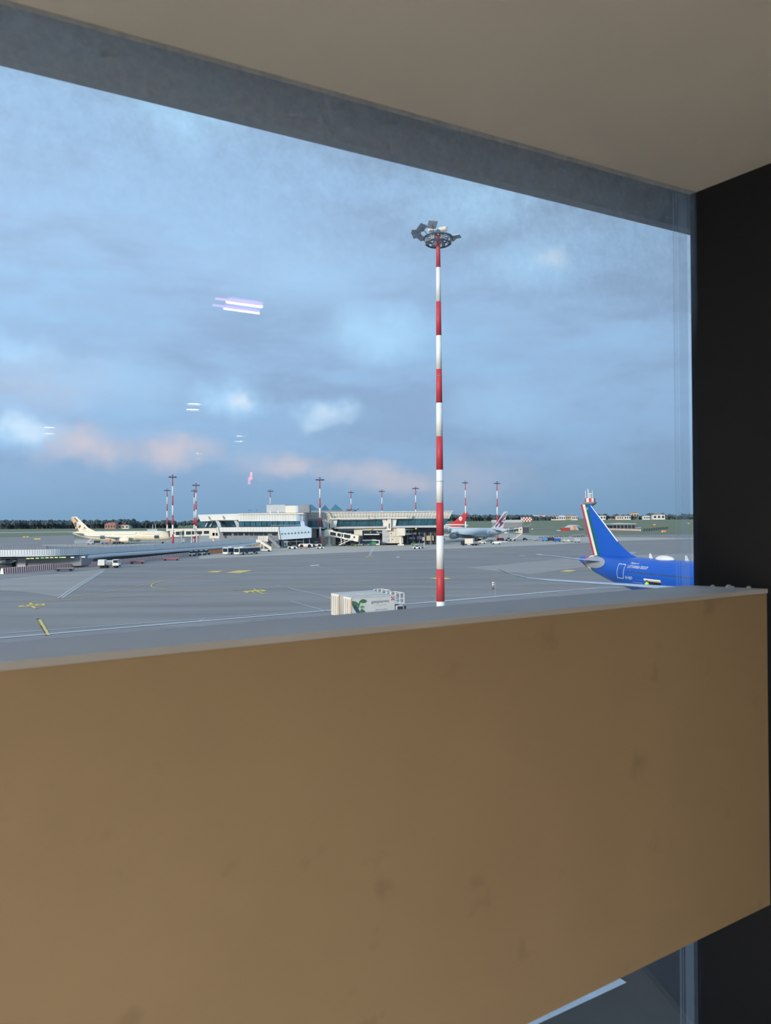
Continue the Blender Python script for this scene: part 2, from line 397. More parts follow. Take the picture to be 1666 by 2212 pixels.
# ochre paint with smudges
m, nt, b = matn('ochre')
tc = nt.nodes.new('ShaderNodeTexCoord'); nz = nt.nodes.new('ShaderNodeTexNoise'); nz.inputs['Scale'].default_value = 2.2; nz.inputs['Detail'].default_value = 3
nt.links.new(tc.outputs['Object'], nz.inputs['Vector'])
rp = nt.nodes.new('ShaderNodeValToRGB'); nt.links.new(nz.outputs['Fac'], rp.inputs[0])
rp.color_ramp.elements[0].position = .25; rp.color_ramp.elements[0].color = L(178, 154, 120)
rp.color_ramp.elements[1].position = .7; rp.color_ramp.elements[1].color = L(186, 162, 127)
n2 = nt.nodes.new('ShaderNodeTexNoise'); n2.inputs['Scale'].default_value = 9; n2.inputs['Detail'].default_value = 4; nt.links.new(tc.outputs['Object'], n2.inputs['Vector'])
r2 = nt.nodes.new('ShaderNodeValToRGB'); nt.links.new(n2.outputs['Fac'], r2.inputs[0]); r2.color_ramp.elements[0].position = .64; r2.color_ramp.elements[1].position = .80
r2.color_ramp.elements[0].color = (0, 0, 0, 1); r2.color_ramp.elements[1].color = (.28, .28, .28, 1)
mx = nt.nodes.new('ShaderNodeMix'); mx.data_type = 'RGBA'; nt.links.new(r2.outputs[0], mx.inputs['Factor']); nt.links.new(rp.outputs[0], mx.inputs['A']); mx.inputs['B'].default_value = L(104, 84, 62)
nt.links.new(mx.outputs['Result'], b.inputs['Base Color']); b.inputs['Roughness'].default_value = .5
# dusty window glass: clear, mirrored as glass is, with mottled dirt
m = bpy.data.materials.new('window_glass'); m.use_nodes = True; MATS['window_glass'] = m; nt = m.node_tree; nt.nodes.clear()
out = nt.nodes.new('ShaderNodeOutputMaterial'); tr = nt.nodes.new('ShaderNodeBsdfTransparent'); gl = nt.nodes.new('ShaderNodeBsdfGlossy'); gl.inputs['Roughness'].default_value = 0.0
tr.inputs['Color'].default_value = (.965, .975, .985, 1)
lw = nt.nodes.new('ShaderNodeLayerWeight'); lw.inputs['Blend'].default_value = .5
pw = nt.nodes.new('ShaderNodeMath'); pw.operation = 'POWER'; nt.links.new(lw.outputs['Facing'], pw.inputs[0]); pw.inputs[1].default_value = 5.0
fr = nt.nodes.new('ShaderNodeMath'); fr.operation = 'MULTIPLY_ADD'; nt.links.new(pw.outputs[0], fr.inputs[0]); fr.inputs[1].default_value = .96; fr.inputs[2].default_value = .022
m1 = nt.nodes.new('ShaderNodeMixShader'); nt.links.new(fr.outputs[0], m1.inputs[0]); nt.links.new(tr.outputs[0], m1.inputs[1]); nt.links.new(gl.outputs[0], m1.inputs[2])
tc = nt.nodes.new('ShaderNodeTexCoord'); nz = nt.nodes.new('ShaderNodeTexNoise'); nz.inputs['Scale'].default_value = 26; nz.inputs['Detail'].default_value = 3; nz.inputs['Roughness'].default_value = .7
nt.links.new(tc.outputs['Object'], nz.inputs['Vector'])
sp = nt.nodes.new('ShaderNodeSeparateXYZ'); nt.links.new(tc.outputs['Object'], sp.inputs[0])
mr = nt.nodes.new('ShaderNodeMapRange'); nt.links.new(sp.outputs[2], mr.inputs[0]); mr.inputs[1].default_value = H + .50; mr.inputs[2].default_value = H + .86; mr.inputs[3].default_value = .02; mr.inputs[4].default_value = .34
mu = nt.nodes.new('ShaderNodeMath'); mu.operation = 'MULTIPLY'; nt.links.new(nz.outputs['Fac'], mu.inputs[0]); nt.links.new(mr.outputs[0], mu.inputs[1])
df = nt.nodes.new('ShaderNodeBsdfTranslucent'); df.inputs['Color'].default_value = (.75, .78, .80, 1)
m2 = nt.nodes.new('ShaderNodeMixShader'); nt.links.new(mu.outputs[0], m2.inputs[0]); nt.links.new(m1.outputs[0], m2.inputs[1]); nt.links.new(df.outputs[0], m2.inputs[2])
nt.links.new(m2.outputs[0], out.inputs[0])
# the outer pane: clean
mo = m.copy(); mo.name = 'window_glass_clean'; MATS['window_glass_clean'] = mo
nt2 = mo.node_tree; ob_ = [n for n in nt2.nodes if n.type == 'OUTPUT_MATERIAL'][0]; mxs = [n for n in nt2.nodes if n.type == 'MIX_SHADER']
nt2.links.new(mxs[0].outputs[0], ob_.inputs[0])
# milky edge of the pane along the dark wall
m = bpy.data.materials.new('pane_edge'); m.use_nodes = True; MATS['pane_edge'] = m; nt = m.node_tree; nt.nodes.clear()
out = nt.nodes.new('ShaderNodeOutputMaterial'); tr = nt.nodes.new('ShaderNodeBsdfTransparent'); df = nt.nodes.new('ShaderNodeBsdfTranslucent'); df.inputs['Color'].default_value = (.8, .86, .9, 1)
mx = nt.nodes.new('ShaderNodeMixShader'); mx.inputs[0].default_value = .13; nt.links.new(tr.outputs[0], mx.inputs[1]); nt.links.new(df.outputs[0], mx.inputs[2]); nt.links.new(mx.outputs[0], out.inputs[0])

def room_prism(plan, z0, z1):
    b = MB(); b.extrude([E + Vector((p.x, p.y, z0)) for p in plan], (0, 0, z1 - z0)); return b
LW = 6.5                                            # window runs this far to the left
zf, zc_ = -1.55, 2.0                                # floor and hall ceiling against the eye
# ochre parapet panel and its grey ledge
pan = MB(); zt, zb = -.212, -1.072
FL, BL = FR - dW * LW, BR - dW * LW
pan.extrude([E + Vector((p.x, p.y, zb)) for p in (FL, FR, BR, BL)], (0, 0, zt - zb))
o = tag(pan.build('wall_front', 'ochre'), 'ochre painted parapet panel below the window', kind='structure')
led = room_prism([FL - nW * .003, FR - nW * .003, BR + nW * .01, BL + nW * .01], zt, -.2)
lo = tag(led.build('trim_1', 'ledge'), 'grey window ledge on top of the ochre panel', kind='structure')
cr = MB()                                           # crumbs of plaster on the ledge
for k, (t, q, s) in enumerate(((.35, .02, .006), (.55, .015, .008), (.62, .02, .005), (.8, .01, .006))):
    c = E + BR.lerp(FR, t) - dW * q + Vector((0, 0, -.2))
    cr.loft([[c + Vector((math.cos(a) * s * r, math.sin(a) * s * r, z * s)) for a in [i * PI / 4 for i in range(8)]] for r, z in ((1.2, -.1), (1, .6), (.4, 1))])
o = cr.build('plaster_crumbs', 'ledge', lo, local=True); o['kind'] = 'stuff'
# black wall from the glass back into the hall
WE = A + wd * 26
bw = room_prism([A, WE, WE + wn_ * .25, A + wn_ * .25 + nW * .04], zf, zc_)
tag(bw.build('wall_right', 'wall_black'), 'near black wall beside the window', kind='structure')
# sloping soffit over the window
SL = A - dW * LW
back = A + wd * 2.6
pl = [SL, A, back, back - dW * (LW + 1.2)]
b = MB(); b.extrude([E + Vector((p.x, p.y, soff(p))) for p in pl], (0, 0, .12))
tag(b.build('ceiling', 'soffit'), 'sloping grey soffit above the window', kind='structure')
b = MB(); q0, q1 = back, back - dW * (LW + 1.2)
b.extrude([E + Vector((q0.x, q0.y, soff(q0) + .02)), E + Vector((q1.x, q1.y, soff(q1) + .02)), E + Vector((q1.x, q1.y, zc_)), E + Vector((q0.x, q0.y, zc_))], -nW * .1 * -1)
tag(b.build('trim_2', 'soffit'), 'upright edge of the soffit towards the hall', kind='structure')
# hall shell behind the camera
LB = SL + Vector((-.3, -.5, 0)); LB2 = LB - nW * 17; RB = WE - nW * 6
b = room_prism([SL, A, WE, RB, LB2, LB], zf - .12, zf)
tag(b.build('floor', 'hall_floor'), 'grey floor of the waiting hall', kind='structure')
b = room_prism([SL + nW * .02, A + nW * .02, WE + wn_ * .2, RB, LB2, LB], zc_, zc_ + .15)
tag(b.build('ceiling_hall', 'hall_wall'), 'flat pale ceiling of the waiting hall', kind='structure')
b = room_prism([LB2, RB, RB - nW * .2, LB2 - nW * .2], zf, zc_); tag(b.build('wall_back', 'hall_wall'), 'pale back wall of the waiting hall', kind='structure')
b = room_prism([LB, LB2, LB2 - dW * .2, LB - dW * .2], zf, zc_); tag(b.build('wall_left', 'hall_wall'), 'pale left wall of the waiting hall', kind='structure')
b = room_prism([WE, RB, RB + dW * .2, WE + dW * .2], zf, zc_); tag(b.build('wall_end', 'hall_wall'), 'pale far end wall of the waiting hall', kind='structure')
b = room_prism([SL, LB, LB - dW * .2, SL - dW * .2 + nW * .05], zf, zc_); tag(b.build('wall_side', 'hall_wall'), 'short pale wall left of the window', kind='structure')
# glazing: two panes, the outer one a hair out of parallel
win = bpy.data.objects.new('window_1', None); C.objects.link(win); tag(win, 'large dusty double glazed window', kind='structure')
for k, (off, tilt) in enumerate(((0.0, 0.0), (.025, .004))):
    b = MB(); a0, a1 = SL + nW * off, A + nW * off + wd * .02
    b.extrude([E + Vector((a0.x, a0.y, zf)), E + Vector((a1.x, a1.y, zf)), E + Vector((a1.x, a1.y, soff(A) + .06)) + nW * tilt * 2.5, E + Vector((a0.x, a0.y, soff(SL) + .06)) + nW * tilt * 2.5], nW * .0015)
    b.build('pane', ('window_glass', 'window_glass_clean')[k], win, local=True)
for w0, w1 in ((0, .040), (.048, .052), (.058, .066)):
    b = MB(); a0, a1 = A - dW * w1 + nW * .012, A - dW * w0 + nW * .012
    b.extrude([E + Vector((a0.x, a0.y, zf)), E + Vector((a1.x, a1.y, zf)), E + Vector((a1.x, a1.y, soff(A))), E + Vector((a0.x, a0.y, soff(A)))], nW * .001)
    b.build('pane_edge', 'pane_edge', win, local=True)
# overhanging eave outside, seen through the top of the glass
e0, e1 = on_plane(-260, 54, nW, 1.75), on_plane(1500, 498, nW, 1.75)
e1 = e1 + (e1 - e0) * .25
b = MB(); b.extrude([E + e0, E + e1, E + e1 + Vector((0, 0, .9)), E + e0 + Vector((0, 0, .9))], nW * .04)
tag(b.build('trim_3', 'eave'), 'shaded grey eave outside above the window', kind='structure')
b = MB(); b.extrude([E + e0 + Vector((0, 0, .92)), E + e1 + Vector((0, 0, .92)), E + e1 + Vector((0, 0, .92)) - nW * .7, E + e0 + Vector((0, 0, .92)) - nW * .7], (0, 0, .1))
tag(b.build('roof_slab', 'eave'), 'roof slab above the window eave', kind='structure')

# the mass of our own building below, above and beside the hall
mat('own_wall', L(150, 150, 148), .85, var=.05)
B0, B1 = A - dW * 70 - nW * .12, A + dW * 60 - nW * .12
for nm, plan, z0, z1, lab in (('wall_below', (B0, B1, B1 - nW * 30, B0 - nW * 30), -H, zf - .13, 'lower storeys of the building under the hall'),
                              ('wall_above', (B0, B1, B1 - nW * 30, B0 - nW * 30), zc_ + .16, zc_ + 4, 'storey and roof above the hall'),
                              ('wall_beyond', (B0, SL - dW * .25 - nW * .12, LB - dW * .25 - nW * 29, B0 - nW * 30), zf - .13, zc_ + .16, 'building left of the hall'),
                              ('wall_beside', (A + wn_ * .3 + dW * .35 - nW * .12, B1, B1 - nW * 30, WE + wn_ * .3 - nW * 6), zf - .13, zc_ + .16, 'building right of the black wall')):
    b = room_prism(plan, z0, z1); tag(b.build(nm, 'own_wall'), lab, kind='structure')
# lamps of the hall, found where the pane mirrors them
def mirrored(px, py, z):
    d = ray(px, py); t = 1.40 / d.dot(nW); hit = d * t
    r = d - nW * (2 * d.dot(nW)); return hit + r * ((z - hit.z) / r.z)
mat('lamp_white', (1, .97, .9, 1), .5, emit=(1, .95, .85, 1), estr=36)
mat('ghost_magenta', (1, .4, 1, 1), .5, emit=(.8, .25, 1, 1), estr=14)
mat('lamp_red', (1, .3, .2, 1), .5, emit=(1, .18, .12, 1), estr=18)
mat('fill_panel', (1, .95, .85, 1), .5, emit=(1, .97, .92, 1), estr=36.0)  # glow of the fill panels added behind the camera
spots = [(410, 870, 'beside the linear light'), (97, 921, 'farthest along the back wall'), (510, 940, 'near the black wall'), (418, 978, 'deepest in the hall')]
for px, py, where in spots:
    p = E + mirrored(px, py, zc_ - .03)
    t = thing('ceiling_lamp', 'round ceiling lamp ' + where, 'lamp', (p.x, p.y, p.z), 0, 'round lamps of the waiting hall')
    b = MB(); rim = [[Vector((math.cos(a) * r, math.sin(a) * r, z)) for a in [k * PI / 12 for k in range(24)]] for r, z in ((.15, .03), (.15, -.03), (.125, -.03), (.125, .02))]
    b.loft(rim, False); b.build('housing', 'white', t, local=True)
    b = MB(); b.tube([(0, 0, .02), (0, 0, -.01)], .122, 24); b.build('diffuser', 'lamp_white', t, local=True)
a, b_ = E + mirrored(480, 653, zc_ - .1), E + mirrored(557, 664, zc_ - .1)
t = thing('linear_light', 'slim linear ceiling light with a white tube and an added magenta ghost strip', 'lamp', tuple(a))
b = MB(); b.beam(a + Vector((0, 0, .05)), b_ + Vector((0, 0, .05)), .2, .06); b.build('housing', 'white', t)
b = MB(); b.beam(a, b_, .022, .02); b.build('tube', 'lamp_white', t)
a2, b2 = E + mirrored(456, 646, zc_ - .1), E + mirrored(557, 660, zc_ - .1)
b = MB(); b.beam(a2, b2, .016, .016); b.build('tube', 'ghost_magenta', t)  # glowing strip added for the coloured ghost that the panes give
p = E + mirrored(533, 1028, .55)
t = thing('indicator_lamp', 'small red indicator light mirrored in the window', 'lamp', tuple(p))
b = MB(); b.tube([p - Vector((0, 0, .045)), p, p + Vector((0, 0, .045))], .016, 10); b.build('lens', 'lamp_red', t)
b = MB(); b.tube([p + Vector((0, 0, .07)), Vector((p.x, p.y, H + zc_))], .012, 6); b.build('rod', 'dark_grey', t)
for w_, (i0, cols) in enumerate(((-1.9, (-4.0, -2.6)),)):  # unseen fill panels, added to brighten the parapet and soffit
    for k, c_ in enumerate(cols):
        p = nW * i0 + dW * c_
        t = thing('fill_light', 'added square fill light panel, %s from the left wall behind the window' % ('first', 'second')[k], 'lamp', (p.x, p.y, H + zc_), math.atan2(dW.y, dW.x), 'added fill light panels of the waiting hall')
        b = MB(); b.box(-.66, .66, -.66, .66, -.05, 0); b.build('frame', 'white', t, local=True)
        b = MB(); b.box(-.6, .6, -.6, .6, -.06, -.045); b.build('diffuser', 'fill_panel', t, local=True)

# ------------------------------------------------------------------ light masts
def band_mesh(cache, r0, r1, h, m, n=14):
    key = (round(r0, 3), round(r1, 3), round(h, 2), m)
    if key not in cache:
        b = MB(); b.tube([(0, 0, 0), (0, 0, h)], r0, n, True, r1); me = b.mesh('band', m)
        for p in me.polygons: p.use_smooth = len(p.vertices) == 4
        cache[key] = me
    return cache[key]
BC = {}
# the tall near mast
NY = 75.0
top = P(946, 506, NY); foot = P(952, 1300, NY)
bx_, by_ = foot.x, NY
mast = thing('light_mast', 'tall red and white banded floodlight mast, the nearest and largest', 'mast', (bx_, by_, 0))
edges = [578, 652, 725, 798, 870.5, 943, 1015, 1086, 1157, 1229, 1299]
zs = [P(949, e, NY).z for e in edges]
zs = [P(947, 503, NY).z] + zs + [zs[-1] - 3.3, zs[-1] - 6.6, 0.0]
zs = [z for z in zs if z > .5] + [0.0]
def rad(z): return .200 + (.445 - .200) * (1 - z / zs[0]) ** .9
for i in range(len(zs) - 1):
    m = 'mast_red' if i % 2 == 0 else 'mast_white'
    inst('red_band' if i % 2 == 0 else 'white_band', band_mesh(BC, rad(zs[i + 1]), rad(zs[i]), zs[i] - zs[i + 1], m, 24), mast, (0, 0, zs[i + 1]))
for z, r in ((zs[0] - 14.6, rad(zs[0] - 14.6)), (zs[0] - 25.3, rad(zs[0] - 25.3)), (zs[-2] - .0, rad(zs[-2]))):
    b = MB(); b.tube([(0, 0, z), (0, 0, z + .05)], r + .012, 24); b.build('joint_ring', 'dull_grey', mast, local=True)
b = MB(); b.tube([(0, 0, 0), (0, 0, .12)], .75, 16); b.build('base_plate', 'dull_grey', mast, local=True)
zt0 = zs[0]
b = MB()
ringp = [(1.45 * math.cos(a), 1.45 * math.sin(a), zt0 - .55) for a in [k * PI / 12 for k in range(25)]]
b.tube(ringp, .09, 6, False); b.tube([(p[0] * .82, p[1] * .82, p[2] - .55) for p in ringp], .09, 6, False)
b.build('ring_frame', 'dark_grey', mast, local=True)
for k in range(8):
    a = k * PI / 4 + .3; ca, sa = math.cos(a), math.sin(a)
    b = MB(); b.beam((0, 0, zt0 - .2), (1.45 * ca, 1.45 * sa, zt0 - .55), .07, .10); b.beam((1.45 * ca, 1.45 * sa, zt0 - .55), (1.2 * ca, 1.2 * sa, zt0 - 1.1), .06, .06)
    b.build('arm', 'dark_grey', mast, local=True)
    b = MB(); b.box(-.16, .16, -.2, .2, -.42, .0)
    o = b.build('ballast_box', 'dull_grey', mast, local=True); o.location = (1.22 * ca, 1.22 * sa, zt0 - .65); o.rotation_euler = (0, 0, a)
def flood(px, py, dy, w, d, tilt, rz, m='wing_grey', th=.16):
    p = P(px, py, NY + dy) - Vector((bx_, by_, 0))
    b = MB(); b.loft([[(-w / 2 * s, -d / 2 * s, z), (w / 2 * s, -d / 2 * s, z), (w / 2 * s, d / 2 * s, z), (-w / 2 * s, d / 2 * s, z)] for s, z in ((1, 0), (1, th * .4), (.82, th))])
    o = b.build('floodlight', m, mast, local=True); o.location = p; o.rotation_euler = (tilt, 0, rz)
    b = MB(); b.box(-w * .44, w * .44, -d * .44, d * .44, -.012, .0); g = b.build('lens', 'wing_grey' if m == 'wing_grey' else 'white', o, local=True)
    b = MB(); b.beam(p, (p.x * .6, p.y * .6, zt0 - .5), .05, .05); b.build('bracket', 'dark_grey', mast, local=True)
for a in ((934, 485.5, -1.1, .95, .85, math.radians(-38), .25), (911.5, 491.5, -.7, 1.0, .8, math.radians(-34), .75), (899.5, 501, -.1, 1.0, .75, math.radians(-14), .1), (901.5, 510, .5, .95, .7, math.radians(-16), -.3),
          (914, 516.5, 1.0, .9, .7, math.radians(-6), -.5), (985, 512, .2, 1.0, .65, math.radians(-10), -.45), (975, 517.5, 1.0, .9, .7, math.radians(-5), .4), (950, 520.5, 1.7, .9, .7, math.radians(-3), .05)):
    flood(*a)
for a in ((934, 499, 1.3, .95, .5, math.radians(62), .35), (957.5, 497.5, 1.3, .95, .5, math.radians(66), -.45)):
    flood(*a, m='cream', th=.3)
b = MB(); b.tube([(0, 0, zt0 - .3), (0, 0, zt0 + .25)], .26, 12); b.build('mast_cap', 'steel', mast, local=True)

# far masts: one is built, the others are copies
UH = 36.0
def far_mast():
    t = thing('light_mast', 'x', 'mast', (0, 0, 0), 0, 'distant floodlight masts of the airport')
    n = 7; h = UH / n
    for i in range(n):
        z = i * h; r = lambda q: .62 - .34 * q / UH
        m = 'mast_red' if (n - 1 - i) % 2 == 0 else 'mast_white'
        inst('red_band' if m == 'mast_red' else 'white_band', band_mesh(BC, r(z), r(z + h), h, m, 10), t, (0, 0, z))
    b = MB(); pts = [(1.5 * math.cos(a), 1.5 * math.sin(a), UH - .5) for a in [k * PI / 6 for k in range(13)]]; b.tube(pts, .14, 6, False)
    for k in range(4): b.beam((0, 0, UH - .2), (1.5 * math.cos(k * PI / 2), 1.5 * math.sin(k * PI / 2), UH - .5), .12, .12)
    b.build('ring_frame', 'dark_grey', t, local=True)
    me = None
    for k in range(8):
        a = k * PI / 4 + .2
        if me is None:
            b = MB(); b.loft([[(-.5 * s, -.4 * s, z), (.5 * s, -.4 * s, z), (.5 * s, .4 * s, z), (-.5 * s, .4 * s, z)] for s, z in ((1, 0), (1, .1), (.7, .3))]); me = b.mesh('floodlight', 'dark_grey')
        inst('floodlight', me, t, (2.2 * math.cos(a), 2.2 * math.sin(a), UH - .45), (0, math.radians(25), a))
    b = MB(); b.tube([(0, 0, UH - .4), (0, 0, UH + .9)], .2, 8); b.beam((-.8, 0, UH + .7), (.8, 0, UH + .7), .2, .2); b.build('lightning_rod', 'dark_grey', t, local=True)
    return t
fm0 = far_mast(); first = True
for px, py, Y, lab in ((373, 1029, 432, 'banded light mast in front of the cream aircraft nose, leftmost tall one'), (361, 1058.5, 560, 'thin banded light mast just left of the tall one by the cream nose'),
                       (423.5, 1047, 462, 'taller of the paired light masts at the left end of the terminal roof'), (419.5, 1059.5, 560, 'shorter of the paired light masts at the left end of the terminal roof'),
                       (584, 1060, 570, 'light mast rising behind the rooftop plant boxes'), (691, 1035, 388, 'light mast on the stand before the terminal, base by the white bridge box'),
                       (758.5, 1063, 600, 'light mast behind the roof beside the dark roof aerial'), (825, 1060.5, 580, 'light mast behind the middle of the long terminal roof'),
                       (898, 1054, 525, 'light mast behind the right part of the long terminal roof'), (1005.5, 1042, 560, 'light mast standing before the red aircraft tail'),
                       (1074, 1043, 505, 'light mast behind the tail of the grey and maroon aircraft')):
    o = fm0 if first else copy_tree(fm0); first = False
    p = P(px, py, Y); o.location = (p.x, Y, 0); s = p.z / UH; o.scale = (.92, .92, s); o['label'] = lab

# ------------------------------------------------------------------ aircraft
PROF = [(0, .80, .50, .14), (.012, .86, .40, .24), (.04, .92, .16, .42), (.08, .97, -.12, .57), (.13, 1, -.40, .72), (.18, 1, -.64, .84), (.24, 1, -.86, .94), (.31, 1, -1, 1), (.45, 1, -1, 1), (.6, 1, -1, 1), (.75, 1, -1, 1),
        (.86, 1, -1, 1), (.90, .96, -.99, .97), (.935, .82, -.95, .87), (.962, .58, -.87, .70), (.982, .28, -.72, .48), (.994, 0, -.55, .26), (1.0, -.25, -.36, .06)]
def prof_at(q):
    for a, b in zip(PROF, PROF[1:]):
        if a[0] <= q <= b[0]:
            t = (q - a[0]) / (b[0] - a[0]); return tuple(a[i] + (b[i] - a[i]) * t for i in (1, 2, 3))
    return PROF[-1][1:]
class Plane:
    def __init__(s, label, loc, hd, Lf, Rf, zc):
        s.L, s.R, s.zc = Lf, Rf, zc
        s.t = thing('airliner', label, 'airplane', (loc[0], loc[1], 0), math.atan2(hd[1], hd[0]))
    def skin(s, x, z):                    # half width of the fuselage there
        tp, bt, w = prof_at(max(0, min(1, x / s.L))); c = s.zc + s.R * (tp + bt) / 2; hh = s.R * (tp - bt) / 2
        q = max(-1, min(1, (z - c) / hh)); return s.R * w * math.sqrt(max(0, 1 - q * q))
    def ring(s, q, n=36):
        tp, bt, w = prof_at(q); c = s.zc + s.R * (tp + bt) / 2; hh = s.R * (tp - bt) / 2
        return [(q * s.L, s.R * w * math.cos(2 * PI * k / n), c + hh * math.sin(2 * PI * k / n)) for k in range(n)]
    def body(s, q0, q1, m, name='fuselage', n=36):
        qs = sorted({q0, q1} | {p[0] for p in PROF if q0 < p[0] < q1} | {q0 + (q1 - q0) * k / 10 for k in range(11)})
        b = MB(); b.loft([s.ring(q, n) for q in qs]); return b.build(name, m, s.t, True, True)
    def fin(s, TE, LE, h, z0, o0, o1, m, name, T=.55):
        b = MB(); rings = []; cs = 9
        for i in range(13):
            k = i / 12; te = TE[0] + (TE[1] - TE[0]) * k
            le = LE[-1][1]
            for (ka, xa), (kb, xb) in zip(LE, LE[1:]):
                if ka <= k <= kb: le = xa + (xb - xa) * (k - ka) / (kb - ka)
            ch = le - te; x0 = te + min(o0, ch * .98); x1 = le if o1 is None else te + min(o1, ch)
            tt = T * (1 - .6 * k) / 2; up = []; dn = []
            for j in range(cs):
                x = x0 + (x1 - x0) * j / (cs - 1); c = max(0, min(1, (x - te) / ch))
                y = tt * math.sin(PI * c ** .8) ** .7 + .012
                up.append((x, y, z0 + h * k)); dn.append((x, -y, z0 + h * k))
            rings.append(up + dn[::-1])
        b.loft(rings); return b.build(name, m, s.t, True, True)
    def flat(s, pts, m, name, side, T=.30, parent=None):   # piece of colour lying on the fin's side: (x, z) outline
        b = MB(); b.extrude([(x, side * T, z) for x, z in pts], (0, -side * .05, 0)); return b.build(name, m, parent or s.t, False, True)
    def surf(s, secs, m, name):            # lifting surface: (x_te, x_le, y, z, thickness)
        rings = []
        for te, le, y, z, th in secs:
            pr = [(0, 0), (.25, .55), (.5, .9), (.75, 1), (.93, .7), (1, 0), (.93, -.45), (.75, -.6), (.5, -.5), (.25, -.25)]
            rings.append([(te + (le - te) * c, y, z + th * q / 2) for c, q in pr])
        if secs[0][2] > secs[-1][2]: rings = [r[::-1] for r in rings]
        b = MB(); b.loft(rings); return b.build(name, m, s.t, True, True)
    def side_text(s, txt, size, x, z, side, m, name, lab=None, wide=1.0):
        vs, fs, w = text_data(txt, size); b = MB(); out = []
        for v in vs:
            lx = x + v.x * wide * (1 if side < 0 else -1); lz = z + v.y; out.append((lx, side * (s.skin(lx, lz) + .03), lz))
        b.add(out, fs); return b.build(name, m, s.t, False, True)
    def patch(s, pts, m, name, side, d=.03):  # outline (x, z) wrapped on the fuselage
        b = MB(); b.add([(x, side * (s.skin(x, z) + d), z) for x, z in pts], [tuple(range(len(pts)))]); return b.build(name, m, s.t, False, True)
    def strip(s, x0, x1, z0, z1, m, name, side, n=10, d=.03):
        vs = []; fs = []
        for i in range(n + 1):
            for j in range(5):
                x = x0 + (x1 - x0) * i / n; z = z0 + (z1 - z0) * j / 4; vs.append((x, side * (s.skin(x, z) + d), z))
                if i and j: k = i * 5 + j; fs.append((k, k - 1, k - 6, k - 5))
        b = MB(); b.add(vs, fs); return b.build(name, m, s.t, False, True)
    def windows(s, x0, x1, z, side, m, pitch=.533, w=.25, h=.36):
        b = MB(); x = x0
        while x < x1:
            b.extrude([(x + w / 2 * math.cos(a), side * (s.skin(x, z) + .02), z + h / 2 * math.sin(a)) for a in [k * PI / 4 for k in range(8)]], (0, -side * .03, 0)); x += pitch
        o = b.build('cabin_windows', m, s.t, False, True); o['kind'] = 'stuff'
    def engine(s, x, y, z, r, Ln, m, lip='steel'):
        b = MB(); n = 20
        b.loft([[(x + dx, y + r * q * math.cos(2 * PI * k / n), z + r * q * math.sin(2 * PI * k / n)) for k in range(n)] for dx, q in ((-Ln, .55), (-Ln * .6, .85), (0, 1), (Ln * .25, .98), (Ln * .38, .86), (Ln * .36, .8), (Ln * .1, .78))], True)
        e = b.build('engine', m, s.t, True, True)
        b = MB(); b.loft([[(x + Ln * .12 + dx, y + r * q * math.cos(2 * PI * k / n), z + r * q * math.sin(2 * PI * k / n)) for k in range(n)] for dx, q in ((0, .77), (.02, .3), (.35, .06))], True); b.build('fan', 'dark_grey', e, True, True)
        b = MB(); b.box(x - Ln * .5, x + Ln * .1, y - .15, y + .15, z + r * .8, z + r * 1.5); b.build('pylon', m, s.t, False, True)
    def gear(s, xm, ym, xn, r=.62):
        wm = MB(); wm.tube([(0, -.22, 0), (0, .22, 0)], r, 14); me = wm.mesh('wheel', 'rubber')
        for side in (-1, 1):
            b = MB(); b.tube([(xm, side * ym, r), (xm, side * ym * .8, s.zc - s.R * .7)], .18, 8); b.build('gear_leg', 'dull_grey', s.t, False, True)
            for dx in (-.8, .8):
                for dy in (-.4, .4): inst('wheel', me, s.t, (xm + dx, side * ym + dy, r))
        b = MB(); b.tube([(xn, 0, .5), (xn, 0, s.zc - s.R * .9)], .14, 8); b.build('gear_leg', 'dull_grey', s.t, False, True)
        for dy in (-.3, .3): inst('wheel', me, s.t, (xn, dy, .5), (0, 0, 0), (.8, .8, .8))
    def common(s, m_body, m_wing, m_eng):
        R, zc = s.R, s.zc
        q = s.L / 63.0
        for side in (-1, 1):
            s.surf([(25 * q, 40 * q, side * R * .6, zc - R * .55, 1.2), (26.5 * q, 34 * q, side * 10 * q, zc - R * .35, .7), (18.5 * q, 21.3 * q, side * 28.5 * q, zc + .5, .25), (15.5 * q, 16.5 * q, side * 31 * q, zc + 1.6, .1)], m_wing, 'wing')
            s.surf([(3.4 * q, 9 * q, side * .6, zc + R * .45, .4), (1.2 * q, 3.4 * q, side * 9.7 * q, zc + R * .45 + 1.0, .15)], m_wing, 'tailplane')
            s.engine(37.5 * q, side * 9.6 * q, zc - R * .78, 1.65 * q, 5.2 * q, m_eng)
        s.gear(29 * q, 4.6, 57 * q)
        b = MB(); b.loft([[(x, R * w * math.cos(a), zc - R * .75 + R * hh * math.sin(a)) for a in [k * PI / 8 for k in range(16)]] for x, w, hh in ((23 * q, .3, .2), (27 * q, .85, .42), (34 * q, 1.0, .5), (40 * q, .8, .42), (44 * q, .3, .2))]); b.build('wing_fairing', m_body, s.t, True, True)

